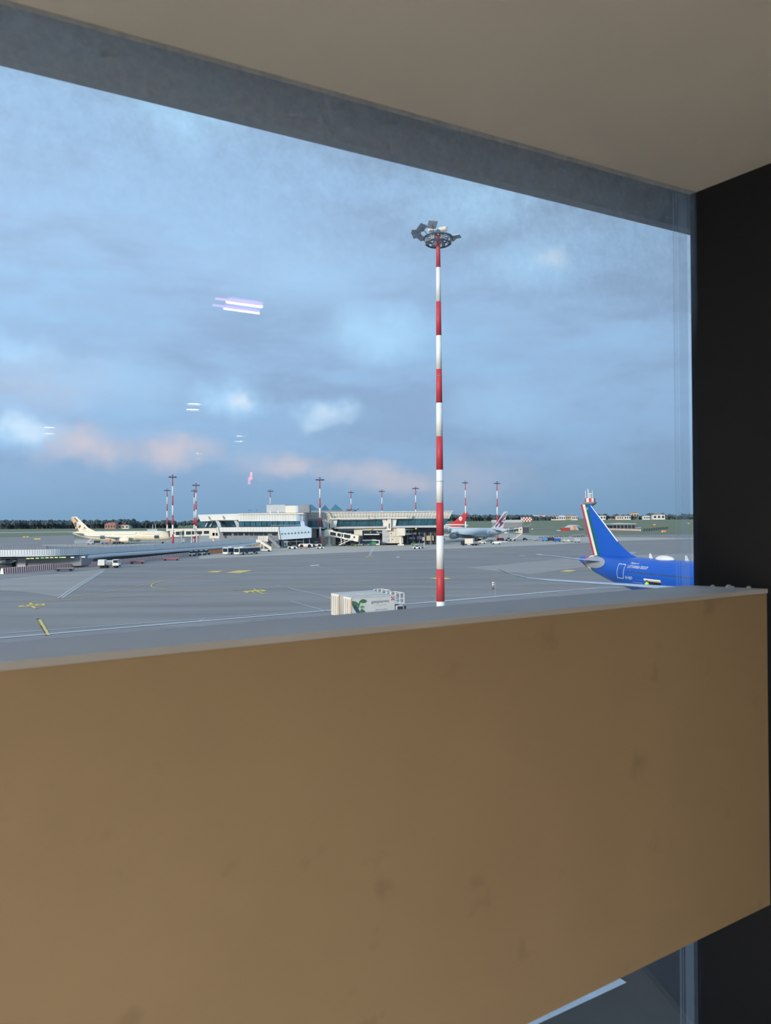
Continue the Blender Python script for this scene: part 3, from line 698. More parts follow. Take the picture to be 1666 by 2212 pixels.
# blue aircraft at the right
hd = Vector((.34, -.94)).normalized()
pl = Plane('blue airliner with green, white and red striped tail parked at right', (34.2, 130.0), hd, 63.0, 2.82, 4.95)
pl.body(0, .042, 'ita_blue', 'tail_cone'); pl.body(.042, .058, 'ita_red', 'tail_band'); pl.body(.058, .077, 'ita_white', 'tail_band'); pl.body(.077, .095, 'ita_green', 'tail_band'); pl.body(.095, 1, 'ita_blue', 'fuselage', 48)
TE, LE = (3.7, .1), [(0, 16.0), (.08, 13.6), (.18, 11.9), (.3, 10.2), (1, 3.1)]
fz, fh = 7.45, 8.85
for a, b_, m, nm in ((0, .72, 'ita_red', 'fin_stripe'), (.72, 1.5, 'ita_white', 'fin_stripe'), (1.5, 2.2, 'ita_green', 'fin_stripe'), (2.2, None, 'ita_blue', 'tail_fin')):
    pl.fin(TE, LE, fh, fz, a, b_, m, nm, .6)
b = MB()                                   # pale leading edge of the fin
b.tube([(10.2 + .05, 0, fz + fh * .3), (3.15, 0, fz + fh * .97)], .10, 6); b.build('leading_edge', 'ita_white', pl.t, True, True)
vs, fs, w = text_data('JO', .55); b = MB(); b.add([(2.1 + v.x, -.20, fz + fh * .9 + v.y) for v in vs], fs); b.build('tail_letters', 'ita_white', pl.t, False, True)
pl.surf([(3.6, 8.8, -.8, 6.75, .40), (3.4, 6.6, -4.5, 7.1, .30), (.9, 3.0, -9.7, 7.85, .14)], 'wing_grey', 'tailplane')
pl.surf([(3.6, 8.8, .8, 6.75, .40), (.9, 3.0, 9.7, 7.85, .14)], 'wing_grey', 'tailplane')
b = MB()                                   # bare metal fairing round the tailplane root
oval = [(6.0 + 3.6 * math.cos(a) * (1.0 if math.cos(a) > 0 else .9), 6.55 + .95 * math.sin(a)) for a in [k * PI / 12 for k in range(24)]]
rr = [[(6.6 + (x - 6.6) * f, 6.55 + (z - 6.55) * f) for x, z in oval] for f in (1.0, .75, .5, .25, .02)]
b.loft([[(x, -(pl.skin(x, z) + .07), z) for x, z in r] for r in rr], False); b.build('root_fairing', 'fairing', pl.t, False, True)
for side in (-1, 1):
    pl.surf([(30, 45, side * 1.6, 4.0, 1.1), (33.0, 41.0, side * 9.0, 4.9, .8), (31.0, 36.0, side * 18, 5.7, .42), (28.2, 31.2, side * 26.0, 6.25, .25)], 'wing_grey', 'wing')
    pl.surf([(28.2, 31.2, side * 26.0, 6.25, .25), (27.3, 29.7, side * 28.2, 6.5, .18), (26.4, 28.2, side * 29.6, 6.95, .14), (25.6, 26.4, side * 30.6, 7.6, .08)], 'wing_grey', 'winglet')
    pl.engine(44, side * 9.6, 2.75, 1.7, 5.4, 'ita_blue')
pl.gear(33, 5.0, 57)
pl.windows(15.9, 58, 5.62, -1, 'dark_grey', .533, .27, .40)
# aft door outline, lettering, cargo hatch
def outline(x0, x1, z0, z1, w, m, name, lean=.0):
    for (xa, za, xb, zb) in ((x0, z0, x1, z0 + w), (x0, z1 - w, x1, z1), (x0, z0, x0 + w, z1), (x1 - w, z0, x1, z1)):
        pl.strip(xa, xb, za, zb, m, name, -1, 4)
outline(13.3, 15.1, 4.5, 6.75, .09, 'ita_white', 'door_outline')
pl.strip(14.05, 14.3, 5.55, 5.9, 'dark_grey', 'door_window', -1, 2)
pl.side_text('Member of', .42, 16.0, 6.85, -1, 'ita_white', 'lettering')
pl.side_text('LUFTHANSA GROUP', .62, 15.7, 6.25, -1, 'ita_white', 'lettering', wide=.82)
pl.side_text('EI-HJO', .62, 15.5, 4.55, -1, 'ita_white', 'lettering')
pl.side_text('- - - - - - - -', .3, 18.2, 4.55, -1, 'ita_white', 'lettering')
pl.strip(20.4, 23.6, 2.9, 4.55, 'black', 'cargo_opening', -1, 8)
b = MB(); b.loft([[(x, -(pl.skin(x, z) + .08 + o_), z) for z, o_ in ((4.55, 0), (4.75, .15), (4.95, .1), (4.7, 0))] for x in (20.2, 21, 22, 23, 23.8)]); b.build('cargo_door', 'cream', pl.t, False, True)
pl.strip(17.2, 19.6, 4.15, 4.2, 'wing_grey', 'panel_seam', -1, 4)
b = MB(); b.loft([[(21.2 + 2.0 * rx, .85 * ry * math.cos(a) , 7.72 + .62 * math.sin(a) * ry) for a in [k * PI / 8 for k in range(16)]] for rx, ry in ((-1, .05), (-.7, .6), (-.3, .95), (.2, 1), (.7, .75), (1, .1))]); b.build('antenna_dome', 'white', pl.t, True, True)
for x in (18.4, 26.0):
    b = MB(); b.extrude([(x - .55, -.05, 7.7), (x + .25, -.05, 7.7), (x - .25, -.05, 8.5), (x - .5, -.05, 8.5)], (0, .1, 0)); b.build('blade_antenna', 'white', pl.t, False, True)
BLUE = pl

# cream aircraft behind the ramp
tp_ = P(157, 1150, 448)
ey = Plane('cream airliner with faceted beige and brown tail behind the ramp', (tp_.x, 448), (1, -.02), 60.5, 2.9, 4.8)
ey.body(0, 1, 'ey_cream')
TEy, LEy = (4.0, -.4), [(0, 14.5), (.1, 12.2), (.25, 9.6), (1, 2.4)]
ey.fin(TEy, LEy, 9.0, 7.5, 0, None, 'ey_cream', 'tail_fin', .6)
ey.common('ey_cream', 'wing_grey', 'ey_cream')
def eyp(cx, cy): # crop pixels of the tail to fin coordinates
    p = P(130 + cx / 9.8, 1100 + cy / 9.8, 448); return (p.x - tp_.x, p.z)
for pts, m in (([(232, 172), (290, 170), (362, 262), (282, 302)], 'ey_tan'), ([(290, 170), (320, 180), (395, 262), (360, 262)], 'ey_brown'), ([(282, 304), (355, 275), (338, 350), (305, 370)], 'ey_brown'),
               ([(418, 330), (452, 352), (412, 408), (388, 380)], 'ey_brown'), ([(518, 375), (558, 408), (492, 405)], 'ey_brown'), ([(318, 372), (380, 372), (345, 420), (330, 415)], 'ey_tan'),
               ([(350, 462), (470, 465), (440, 505), (376, 520)], 'ey_tan'), ([(340, 350), (372, 290), (400, 330), (385, 370)], 'ey_grey'), ([(450, 420), (580, 410), (510, 470)], 'ey_grey'), ([(370, 268), (440, 285), (400, 315)], 'white')):
    ey.flat([eyp(*p) for p in pts], m, 'tail_facet', -1, .34)
for pts, m in (([(655, 552), (790, 600), (640, 632)], 'ey_mauve'), ([(690, 632), (800, 612), (880, 655), (760, 655)], 'ey_mauve')):
    q = [eyp(*p) for p in pts]; q = [(x, max(z, 1.95)) for x, z in q]; ey.patch(q, m, 'belly_facet', -1)
for x in (17.8, 50.6): ey.strip(x, x + 2.9, 3.1, 4.9, 'dark_grey', 'cargo_opening', -1, 4)
for x in (18.0, 50.8): ey.strip(x, x + 2.5, 4.95, 5.6, 'blue_clad', 'cargo_door', -1, 4, .12)
ey.windows(13.5, 25, 5.55, -1, 'dark_grey', .62, .3, .42); ey.windows(27, 40, 5.55, -1, 'dark_grey', .62, .3, .42); ey.windows(44, 54, 5.55, -1, 'dark_grey', .62, .3, .42)
ey.side_text('ETIHAD', 1.5, 41.6, 6.05, -1, 'tan_print', 'lettering', wide=1.75)
ey.side_text('AIRWAYS', .55, 52.2, 6.2, -1, 'tan_print', 'lettering', wide=1.3)
ey.strip(39.2, 39.9, 6.0, 6.8, 'tan_print', 'crest', -1, 2)
for x in (40.6, 55.5): ey.strip(x, x + .12, 4.7, 6.4, 'tan_print', 'door_line', -1, 1); ey.strip(x + 1.0, x + 1.12, 4.7, 6.4, 'tan_print', 'door_line', -1, 1)

# grey aircraft with the maroon antelope on its tail
tq = P(1096, 1144, 440)
qr = Plane('light grey airliner with maroon antelope tail by the right jet bridge', (tq.x, 440), Vector((-.6, .8)), 63.0, 3.0, 5.15)
qr.body(0, 1, 'qr_grey')
qr.fin((3.6, -.6), [(0, 14), (.08, 11.8), (.22, 9.5), (1, 2.6)], 10.0, 8.0, 0, None, 'qr_grey', 'tail_fin', .6)
qr.common('qr_grey', 'wing_grey', 'qr_grey')
qr.strip(8, 60, 2.2, 3.9, 'white', 'belly_paint', 1, 40)
def fz_(k, c):  # point on the fin: k up, c from trailing to leading edge
    te = 3.6 - 4.2 * k; le = [(0, 14), (.08, 11.8), (.22, 9.5), (1, 2.6)]
    for (ka, xa), (kb, xb) in zip(le, le[1:]):
        if ka <= k <= kb: l_ = xa + (xb - xa) * (k - ka) / (kb - ka); break
    return (te + (l_ - te) * c, 8.0 + 10 * k)
for pts in ([(.02, .30), (.16, .22), (.30, .06), (.40, .20), (.36, .40), (.50, .45), (.44, .55), (.36, .58), (.30, .52), (.20, .42), (.10, .40)],      # head and neck
            [(.40, .42), (.60, .25), (.74, .02), (.80, .05), (.66, .35), (.50, .62), (.30, .78), (.12, .82), (.10, .72), (.28, .66)],             # horn
            [(.56, .50), (.72, .40), (.90, .06), (.95, .10), (.80, .50), (.60, .70), (.40, .86), (.36, .80)],
            [(.02, .60), (.12, .64), (.24, .60), (.20, .70), (.10, .70)], [(.44, .22), (.46, .02), (.54, .04), (.50, .26)]):
    qr.flat([fz_(k, c) for k, c in pts], 'qr_maroon', 'antelope_emblem', 1, .33)
qr.side_text('\uFE94\uFEF3\uFEAE\uFEC4\uFED8\uFEDF\uFE8D', 2.2, 54.5, 6.2, 1, 'grey_print', 'lettering', wide=1.6)
qr.strip(56.8, 58.2, 4.4, 6.6, 'dark_grey', 'door', 1, 2); qr.strip(13.0, 14.2, 4.6, 6.6, 'white', 'door', 1, 2)
qr.windows(15.5, 54, 5.75, 1, 'dull_grey', 1.06, .2, .3)

# red tailed aircraft far behind
tr_ = P(1011, 1140, 600)
sz = Plane('distant white airliner with a red tail bearing a round white emblem', (tr_.x, 600), (-1, 0.02), 66.0, 3.3, 6.2)
sz.body(0, 1, 'white')
sz.fin((3.4, -.5), [(0, 16.5), (.08, 14), (.25, 11), (1, 3.0)], 9.4, 9.3, 0, None, 'red', 'tail_fin', .6)
sz.common('white', 'wing_grey', 'white')
sz.strip(1.5, 40, 7.3, 8.6, 'red', 'cheat_line', 1, 30)
sz.flat([(5.9 + 1.35 * math.cos(a), 13.9 + 1.75 * math.sin(a)) for a in [k * PI / 10 for k in range(20)]], 'white', 'emblem_disc', 1, .42)
sz.flat([(6.6, 14.9), (5.6, 14.2), (6.3, 13.9), (5.3, 13.0), (5.2, 13.5), (5.9, 13.9), (5.1, 14.3)], 'red', 'emblem_bird', 1, .47)

# ------------------------------------------------------------------ the terminal across the apron
g0 = G(800, 1176)
pier = thing('terminal_pier', 'long white terminal pier with slanted cladding and teal window bands', 'building', (g0.x, 396, 0))
def quad_panel(b, x0, x1, yt, yb, Yt, Yb, th=.35):
    b.extrude([P(x0, yt, Yt), P(x1, yt, Yt), P(x1, yb, Yb), P(x0, yb, Yb)], (0, th, 0))
b = MB(); b.px([(656, 1108), (976, 1106.5), (969, 1120), (960, 1136.5), (662, 1141)], 397.5, 24); b.build('main_body', 'grey_clad', pier)
# cladding of the slanted roof band: two rows of upright panels with open joints
n = 50
b = MB()
for i in range(n):
    f0, f1 = i / n + .0008, (i + 1) / n - .0008
    tx = lambda f: 656 + 322 * f; bx = lambda f: 662 + 309 * f
    ty = lambda f: 1107.2 - 3.0 * f; my = lambda f: 1115.3 - .6 * f; by = lambda f: 1121.5 - 1.2 * f
    mx_ = lambda f: tx(f) * .38 + bx(f) * .62
    b.extrude([P(tx(f0), ty(f0), 394.6), P(tx(f1), ty(f1), 394.6), P(mx_(f1), my(f1), 395.6), P(mx_(f0), my(f0), 395.6)], (0, .5, 0))
    b.extrude([P(mx_(f0), my(f0) + .25, 395.7), P(mx_(f1), my(f1) + .25, 395.7), P(bx(f1), by(f1), 396.6), P(bx(f0), by(f0), 396.6)], (0, .4, 0))
o = b.build('cladding_panels', 'white_clad', pier); o['kind'] = 'stuff'
b = MB(); b.px([(655, 1106.6), (979, 1103.6), (978.5, 1105), (655.5, 1108)], 394.0, 26); b.build('roof_edge', 'cream', pier)
# conduit beams along the band, with upturned ends
for x0, x1, y in ((710, 796, 1120.6), (796, 880.5, 1119.3)):
    b = MB(); b.beam(P(x0, y, 393.4), P(x1, y - .5, 393.4), .8, .6); b.beam(P(x1, y - .5, 393.4), P(x1 + .8, y - 9.5, 391.2), .55, .55); b.build('conduit_beam', 'cream', pier)
b = MB(); b.beam(P(710, 1120.8, 393.4), P(709.5, 1111, 391.2), .6, .6); b.build('conduit_beam', 'cream', pier)
# window bands, pane by pane
def panes(parent, xt0, xt1, xb0, xb1, yt, yb, n, Y, m='glass_teal', lean=0.0):
    for i in range(n):
        f0, f1 = (i + .05) / n, (i + .95) / n
        b = MB(); L_ = lambda a, c, f: a + (c - a) * f
        b.extrude([P(L_(xt0, xt1, f0), L_(*yt, f0), Y - lean), P(L_(xt0, xt1, f1), L_(*yt, f1), Y - lean), P(L_(xb0, xb1, f1), L_(*yb, f1), Y), P(L_(xb0, xb1, f0), L_(*yb, f0), Y)], (0, .15, 0))
        b.build('window_pane', m, parent)
b = MB(); b.px([(659, 1125.2), (696, 1125), (696, 1138.6), (661, 1139)], 397.2, .3); b.px([(727, 1123.8), (828, 1122.8), (826, 1136.8), (727, 1138)], 397.2, .3); b.px([(855, 1121.8), (970, 1120.5), (961, 1134.5), (854, 1136)], 397.2, .3); b.build('window_frame', 'dark_grey', pier)
panes(pier, 660, 695.5, 661, 695.5, (1125.8, 1125.5), (1138, 1137.8), 3, 397.0)
panes(pier, 729.5, 827, 728, 825, (1124.2, 1123.2), (1137, 1136), 7, 397.0)
panes(pier, 856.5, 969, 855.5, 960.5, (1122.2, 1121), (1135.2, 1133.8), 8, 397.0)
# slanted cheeks and columns between the bands
for c, w in ((711.5, 12), (840.5, 11)):
    b = MB(); b.px([(c - w - 4, 1122), (c - 3, 1121.6), (c - 3, 1141), (c - w, 1139)], 395.6, 1.5); b.px([(c + 5, 1121.6), (c + w + 6, 1121.4), (c + w + 3, 1138.5), (c + 5, 1140)], 395.6, 1.5); b.build('cheek_panel', 'white_clad', pier)
    b = MB(); b.px([(c - 4, 1119), (c + 4.5, 1119), (c + 4.5, 1146), (c - 8, 1146), (c - 3, 1139)], 394.2, 2.2); b.build('column', 'cream', pier)
    b = MB(); b.pbox(c - .4, c + 1.6, 1131, 1141, 394.0, .3); b.build('column_window', 'dark_grey', pier)
    b = MB(); b.pbox(c - 6, c - 3, 1121.6, 1124.5, 394.8, .4); b.build('wall_vent', 'dark_grey', pier)
# ledge below the windows, shaded storey and its clutter
b = MB(); b.px([(660, 1138.8), (705, 1138.6), (703, 1142.6), (661, 1142)], 394.6, 3); b.px([(722, 1138), (834, 1136.6), (832, 1140.6), (722, 1142.4)], 394.6, 3); b.px([(848, 1136), (962, 1134.6), (975, 1137.2), (975, 1138.8), (848, 1140.4)], 394.6, 3); b.build('window_ledge', 'grey_clad', pier)
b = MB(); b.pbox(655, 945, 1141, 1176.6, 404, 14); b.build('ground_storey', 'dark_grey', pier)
for x0, x1, m in ((664, 674, 'grey_clad'), (676, 684, 'cream'), (730, 770, 'blue_clad')):
    b = MB(); b.pbox(x0, x1, 1142.5, 1172 if x1 < 700 else 1148, 402.5, 1.4); b.build('wall_bay', m, pier)
for x in (735, 745, 757, 880, 892, 905, 917, 930):
    b = MB(); b.pbox(x, x + 1.6, 1150, 1176, 401.5, .7); b.build('column', 'dull_grey', pier)
for x0, x1, y0, y1, m in ((878, 900, 1150, 1155, 'white'), (901, 911, 1158, 1165, 'grey_clad'), (912, 919, 1160, 1168, 'white'), (921, 937, 1157, 1168, 'tan_print'), (884, 897, 1160, 1165, 'steel'), (740, 748, 1158, 1172, 'dull_grey')):
    b = MB(); b.pbox(x0, x1, y0, y1, 402.6, 1.0); b.build('service_cabinet', m, pier)
# tower block of the left jet bridge and of the right one, with the shop front between
b = MB(); b.pbox(689, 724, 1146, 1177.5, 396, 6); b.build('bridge_block', 'cream', pier)
b = MB()
for x in (693.5, 698, 702.5, 707, 711.5, 716): b.pbox(x, x + .35, 1146.5, 1177, 395.9, .12)
b.pbox(689, 724, 1163.4, 1163.9, 395.9, .12); o = b.build('panel_joints', 'dull_grey', pier); o['kind'] = 'stuff'
b = MB(); b.pbox(690, 692.2, 1146.8, 1151, 395.8, .2); b.build('gate_number_board', 'red', pier)
b = MB(); b.pbox(826, 842, 1141.5, 1173.8, 396, 6); b.build('bridge_block', 'grey_clad', pier)
b = MB(); b.pbox(842, 871, 1141.2, 1173.4, 396, 6); b.build('bridge_block', 'cream', pier)
b = MB()
for x in (846, 850.5, 855, 859.5, 864): b.pbox(x, x + .35, 1141.5, 1173, 395.9, .12)
b.pbox(827, 871, 1158.6, 1159.1, 395.9, .12); o = b.build('panel_joints', 'dull_grey', pier); o['kind'] = 'stuff'
gn = MB(); gn.pbox(842.4, 846.4, 1142.8, 1147, 395.7, .2); gno = gn.build('gate_number_board', 'red', pier)
b = MB(); b.pbox(844, 845, 1143.6, 1146.2, 395.6, .15); b.build('gate_digit', 'white', gno)
for x, y in ((844, 1151.5), (847, 1164), (839.5, 1167), (700, 1169)):
    b = MB(); b.pbox(x, x + 1.4, y, y + 2.2, 395.8, .2); b.build('wall_vent', 'dark_grey', pier)
b = MB(); b.pbox(765, 783, 1141.5, 1159, 397, 5); b.build('bridge_block', 'cream', pier)
b = MB(); b.pbox(783, 828, 1141.8, 1145.6, 396.4, 6); b.build('shop_fascia', 'cream', pier)
b = MB(); b.pbox(783, 828, 1145.6, 1154, 397.4, 4); b.build('shop_window', 'glass_dark', pier)
b = MB(); b.pbox(786, 820, 1153.6, 1155.6, 394.5, 3); b.build('canopy', 'white', pier)
vs, fs, w = text_data('Revo', 1.0); a_ = P(813.5, 1151.6, 397.2); s_ = (P(826.5, 1150, 397.2).x - a_.x) / w
b = MB(); b.add([(a_.x + v.x * s_, 397.2, a_.z + v.y * s_ * .85) for v in vs], fs); b.build('shop_letters', 'white', pier)
p = P(801, 1143.5, 396); b = MB(); b.tube([(p.x, 395.6, p.z), (p.x, 396.2, p.z)], .6, 16); b.build('round_sign', 'yellow', pier)
p = P(801, 1150, 396); b = MB(); b.tube([(p.x, 395.4, p.z - .3), (p.x, 395.4, p.z + .4)], .4, 12, True, .25); b.build('warning_lamp', 'orange', pier)
p = P(899, 1141.5, 396); b = MB(); b.tube([(p.x, 395.4, p.z - .5), (p.x, 395.4, p.z + .5)], .55, 12); b.build('warning_lamp', 'yellow', pier)
# roof clutter
def roof_box(x0, x1, y0, y1, Y, d, m, nm='plant_room', par=None):
    b = MB(); b.pbox(x0, x1, y0, y1, Y, d); return b.build(nm, m, par or pier)
for x in (925, 928, 700, 713): roof_box(x, x + .8, 1100, 1104, 398, .3, 'dull_grey', 'roof_vent')
for a, c in (((748, 1104), (760, 1099.5)), ((760, 1104), (748, 1099.5)), ((764, 1104.5), (776, 1099)), ((770, 1104), (763, 1100))):
    b = MB(); b.beam(P(*a, 410), P(*c, 410), .5, .35); b.build('roof_aerial', 'dark_grey', pier)
roof_box(742, 756, 1103, 1106, 412, 3, 'dull_grey'); roof_box(760.5, 761.6, 1098, 1106, 411, .4, 'dull_grey', 'roof_vent')
# glass pyramids on the roof
for ax, ay, x0, x1, yb_ in ((673.5, 1090, 660, 689, 1103.5), (702.5, 1091, 692, 712, 1103.5), (725, 1090, 713.5, 741, 1103.5)):
    a = P(ax, ay, 440); l, r = P(x0, yb_, 434), P(x1, yb_, 434); dpt = 12
    b = MB(); q = [(l.x, 434, l.z), (r.x, 434, l.z), (r.x, 434 + dpt, l.z), (l.x, 434 + dpt, l.z)]
    b.add(q + [(a.x, 440, a.z)], [(0, 1, 4), (1, 2, 4), (2, 3, 4), (3, 0, 4), (3, 2, 1, 0)]); sk = b.build('skylight', 'skylight', pier)
    b = MB()
    for i in range(5):
        f = i / 4; e = Vector(q[0]).lerp(Vector(q[1]), f); b.beam(e + Vector((0, -.05, 0)), Vector((a.x, 440, a.z)).lerp(e, .35 if i not in (0, 4) else 0) + Vector((0, -.05, 0)), .14, .1)
    b.build('glazing_bar', 'dark_grey', sk)
b = MB(); b.pbox(660, 742, 1103, 1108, 433, 16); b.build('skylight_base', 'dull_grey', pier)

# ------------------------------------------------------------------ left block of the terminal
g1 = G(560, 1185)
blk = thing('terminal_block', 'white rounded terminal block left of the long pier', 'building', (g1.x, 370, 0))
def bays(b, x0, x1, yt, yb, n, Y, gap=.12, th=.3):
    for i in range(n):
        xa, xb = x0 + (x1 - x0) * i / n + gap, x0 + (x1 - x0) * (i + 1) / n - gap
        f = (i + .5) / n
        b.px([(xa, yt[0] + (yt[1] - yt[0]) * f), (xb, yt[0] + (yt[1] - yt[0]) * f), (xb, yb[0] + (yb[1] - yb[0]) * f), (xa, yb[0] + (yb[1] - yb[0]) * f)], Y, th)
b = MB(); b.px([(516, 1110), (655, 1108.5), (655, 1137), (600, 1140), (516, 1139)], 374, 26); b.build('main_body', 'grey_clad', blk)
b = MB(); bays(b, 515, 640, (1111.5, 1111), (1126, 1125.6), 22, 373); o = b.build('cladding_panels', 'white_clad', blk); o['kind'] = 'stuff'
b = MB()                                   # rounded corner, its shade away from the sun put into the blue
for i in range(5):
    a0, a1 = i * .28, (i + 1) * .28 - .02; cx_, cy_ = P(640, 1118, 373).x, 377.0
    for zt_, zb_ in ((P(648, 1111, 376).z, P(648, 1125.6, 376).z),):
        q = [Vector((cx_ + 4.0 * math.sin(a), cy_ - 4.0 * math.cos(a), 0)) for a in (a0, a1)]
        b.extrude([(q[0].x, q[0].y, zb_), (q[1].x, q[1].y, zb_), (q[1].x, q[1].y, zt_), (q[0].x, q[0].y, zt_)], (-.2, .3, 0))
o = b.build('corner_panels', 'blue_clad', blk); o['kind'] = 'stuff'
b = MB(); b.px([(514.5, 1109.2), (640, 1107.8), (656, 1108.4), (656, 1111), (640, 1110.8), (514.5, 1111.6)], 372.4, 27); b.build('roof_edge', 'cream', blk)
b = MB(); b.px([(515.5, 1126.2), (650, 1125.8), (650, 1137.2), (516.5, 1138)], 373.6, .3); b.build('window_frame', 'dark_grey', blk)
panes(blk, 516.5, 649, 517, 649, (1126.8, 1126.4), (1137, 1136.4), 11, 373.2)
b = MB(); b.px([(649, 1126), (657, 1126), (659, 1138), (649, 1137.4)], 372.6, 4); b.build('cheek_panel', 'blue_clad', blk)
# roof terrace rail, lower white band with glazed ground floor, sloping blue wall
b = MB()
for x in range(586, 649, 4): b.pbox(x, x + .5, 1134.2, 1137.6, 371.6, .15)
b.pbox(586, 649, 1134, 1134.5, 371.6, .15); b.build('terrace_rail', 'grey_clad', blk)
b = MB(); b.px([(469, 1139.2), (600, 1138.2), (601.5, 1149.2), (473, 1149.4)], 369.6, 5); b.build('band_body', 'grey_clad', blk)
b = MB(); bays(b, 469.5, 600, (1139.4, 1138.4), (1149, 1149), 20, 369.2); o = b.build('band_panels', 'white_clad', blk); o['kind'] = 'stuff'
b = MB(); b.px([(468, 1138.6), (471, 1138.6), (474.5, 1158), (471.5, 1158)], 368.6, .8); b.px([(599.5, 1138), (601.6, 1138), (605.5, 1166), (602.5, 1166)], 368.4, .9); b.build('band_edge', 'cream', blk)
b = MB(); b.px([(473, 1149), (602, 1149), (602, 1184), (474, 1172)], 372.5, 8); b.build('ground_storey', 'dull_grey', blk)
for i, x in enumerate((482, 492, 505, 515, 529, 539, 549, 560, 570, 588)):
    b = MB(); b.pbox(x, x + (7 if i % 3 else 9), 1150.6, 1156.4, 372.1, .3); b.build('window_pane', 'glass_dark', blk)
b = MB(); b.px([(601.5, 1138.4), (660, 1136.6), (672.5, 1141), (672.5, 1161.5), (606, 1166.4)], 369, 5); b.build('blue_wall', 'blue_clad', blk)
for i in range(9):
    x = 608.6 + i * 7.15; y = 1153.4 - i * .48; b = MB(); b.pbox(x, x + 1.3, y - 2.0, y + 2.0, 368.8, .3); b.build('slit_window', 'dark_grey', blk)
b = MB(); b.px([(602.5, 1153.5), (671, 1149.3), (671, 1149.7), (602.5, 1153.9)], 368.8, .2); b.build('wall_seam', 'dull_grey', blk)
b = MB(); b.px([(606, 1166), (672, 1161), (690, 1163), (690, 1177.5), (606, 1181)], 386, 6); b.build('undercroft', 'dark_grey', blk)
for x in (612, 618, 640, 655, 668): roof_box(x, x + 1.3, 1163, 1182, 371.5, .5, 'dull_grey', 'column', blk)
# left wing with its broad white eave, leaning ribs and dark glass
b = MB(); b.px([(427, 1112), (515, 1109.6), (515, 1124.5), (433, 1126.2)], 378, 20); b.build('wing_eave', 'white_clad', blk)
b = MB(); b.px([(447.5, 1115), (449, 1115), (452.5, 1122.4), (515, 1121.8), (515, 1123.4), (450.5, 1124)], 376.8, 1.3); b.px([(478.8, 1114.2), (480.2, 1114.2), (483.4, 1122), (481.6, 1122)], 376.8, 1.3); b.build('conduit_beam', 'cream', blk)
b = MB(); b.px([(430, 1126), (516, 1125), (516, 1138.5), (436, 1140)], 384, 10); b.build('wing_glass', 'glass_teal', blk)
for x in (442, 452): b = MB(); b.px([(x + 5.5, 1127), (x + 9, 1127), (x + 3, 1138), (x, 1138)], 383, .5); b.build('brace', 'grey_clad', blk)
for x in (465, 505):
    b = MB(); b.px([(x, 1124.8), (x + 6, 1124.2), (x + 10.5, 1129), (x + 13, 1138.6), (x + 6, 1138.6), (x + 3.5, 1131)], 377, 3); b.build('arched_rib', 'grey_clad', blk)
for x0, x1, y0, y1, m in ((576, 616.5, 1090.5, 1107, 'grey_clad'), (616.6, 639, 1092.3, 1107.5, 'cream'), (639, 644, 1092.3, 1107, 'blue_clad'), (644, 668.5, 1090.3, 1107.5, 'dull_grey')):
    roof_box(x0, x1, y0, y1, 384, 9, m, 'plant_room', blk)
for x in (537, 542, 554.5): roof_box(x, x + .7, 1101.5, 1110, 384, .3, 'dull_grey', 'roof_vent', blk); roof_box(x - .6, x + 1.4, 1101.3, 1102.3, 384, .4, 'dark_grey', 'roof_lamp', blk)
for x, y in ((585, 1106), (602, 1105.5)):
    p = P(x, y, 381); b = MB(); b.loft([[(p.x + r * math.cos(k * PI / 6), 381 + r * math.sin(k * PI / 6), p.z + z) for k in range(12)] for r, z in ((.3, -.6), (.55, -.1), (.35, .4), (.05, .55))]); b.build('roof_dome', 'white', blk)

# ------------------------------------------------------------------ elevated ramp at the left
path = [(-90, 213, .05), (-40, 213, .05), (0, 213, .05), (70, 214, .05), (130, 217, .05), (185, 226, -.1), (240, 243, -.25), (300, 258, -.35), (360, 279, -.6), (420, 303, -.8), (480, 330, -1.0), (557, 356, -.6)]
pts = [Vector((P(x, 1190, Y).x, Y, dz)) for x, Y, dz in path]
fine = []
for i in range(len(pts) - 1):
    q = [pts[max(i - 1, 0)], pts[i], pts[i + 1], pts[min(i + 2, len(pts) - 1)]]
    for k in range(6):
        t = k / 6; a, b_, c, d = q
        fine.append(.5 * ((2 * b_) + (c - a) * t + (2 * a - 5 * b_ + 4 * c - d) * t * t + (3 * b_ - a - 3 * c + d) * t ** 3))
fine.append(pts[-1])
ramp = thing('elevated_ramp', 'long pale blue elevated ramp curving in from the left', 'ramp', (pts[4].x, pts[4].y, 0))
def sweep(prof, i0, i1, name, m, smooth=False):
    rings = []
    for i in range(i0, i1 + 1):
        p = fine[i]; t = (fine[min(i + 1, len(fine) - 1)] - fine[max(i - 1, 0)]).normalized(); s = Vector((-t.y, t.x, 0)).normalized()
        rings.append([Vector((p.x, p.y, 0)) + s * o_ + Vector((0, 0, z + (p.z if z > .5 else 0))) for o_, z in prof])
    b = MB(); b.loft(rings); return b.build(name, m, ramp, smooth)
N_ = len(fine) - 1
sweep([(0, 4.15), (0, 5.7), (.3, 5.7), (.3, 4.15)], 0, N_, 'parapet', 'ramp_clad')
sweep([(.25, 4.15), (.25, 4.3), (9, 4.3), (9, 3.7), (.9, 3.7)], 0, N_, 'deck', 'dull_grey')
sweep([(-.15, 3.75), (-.15, 4.1), (.3, 4.1), (.3, 3.75)], 0, N_, 'edge_beam', 'ramp_clad')
sweep([(-.1, 3.6), (.6, 3.6), (.6, 2.3), (.1, 2.3), (-.28, 2.65), (-.3, 3.2)], 29, N_, 'lower_parapet', 'ramp_clad')
sweep([(3.2, 0), (3.2, 3.75), (3.7, 3.75), (3.7, 0)], 30, N_, 'side_wall', 'dull_grey')
sweep([(8.7, 4.2), (8.7, 5.3), (9, 5.3), (9, 4.2)], 0, N_, 'far_parapet', 'grey_clad')
b = MB()                                   # upright joints of the parapet
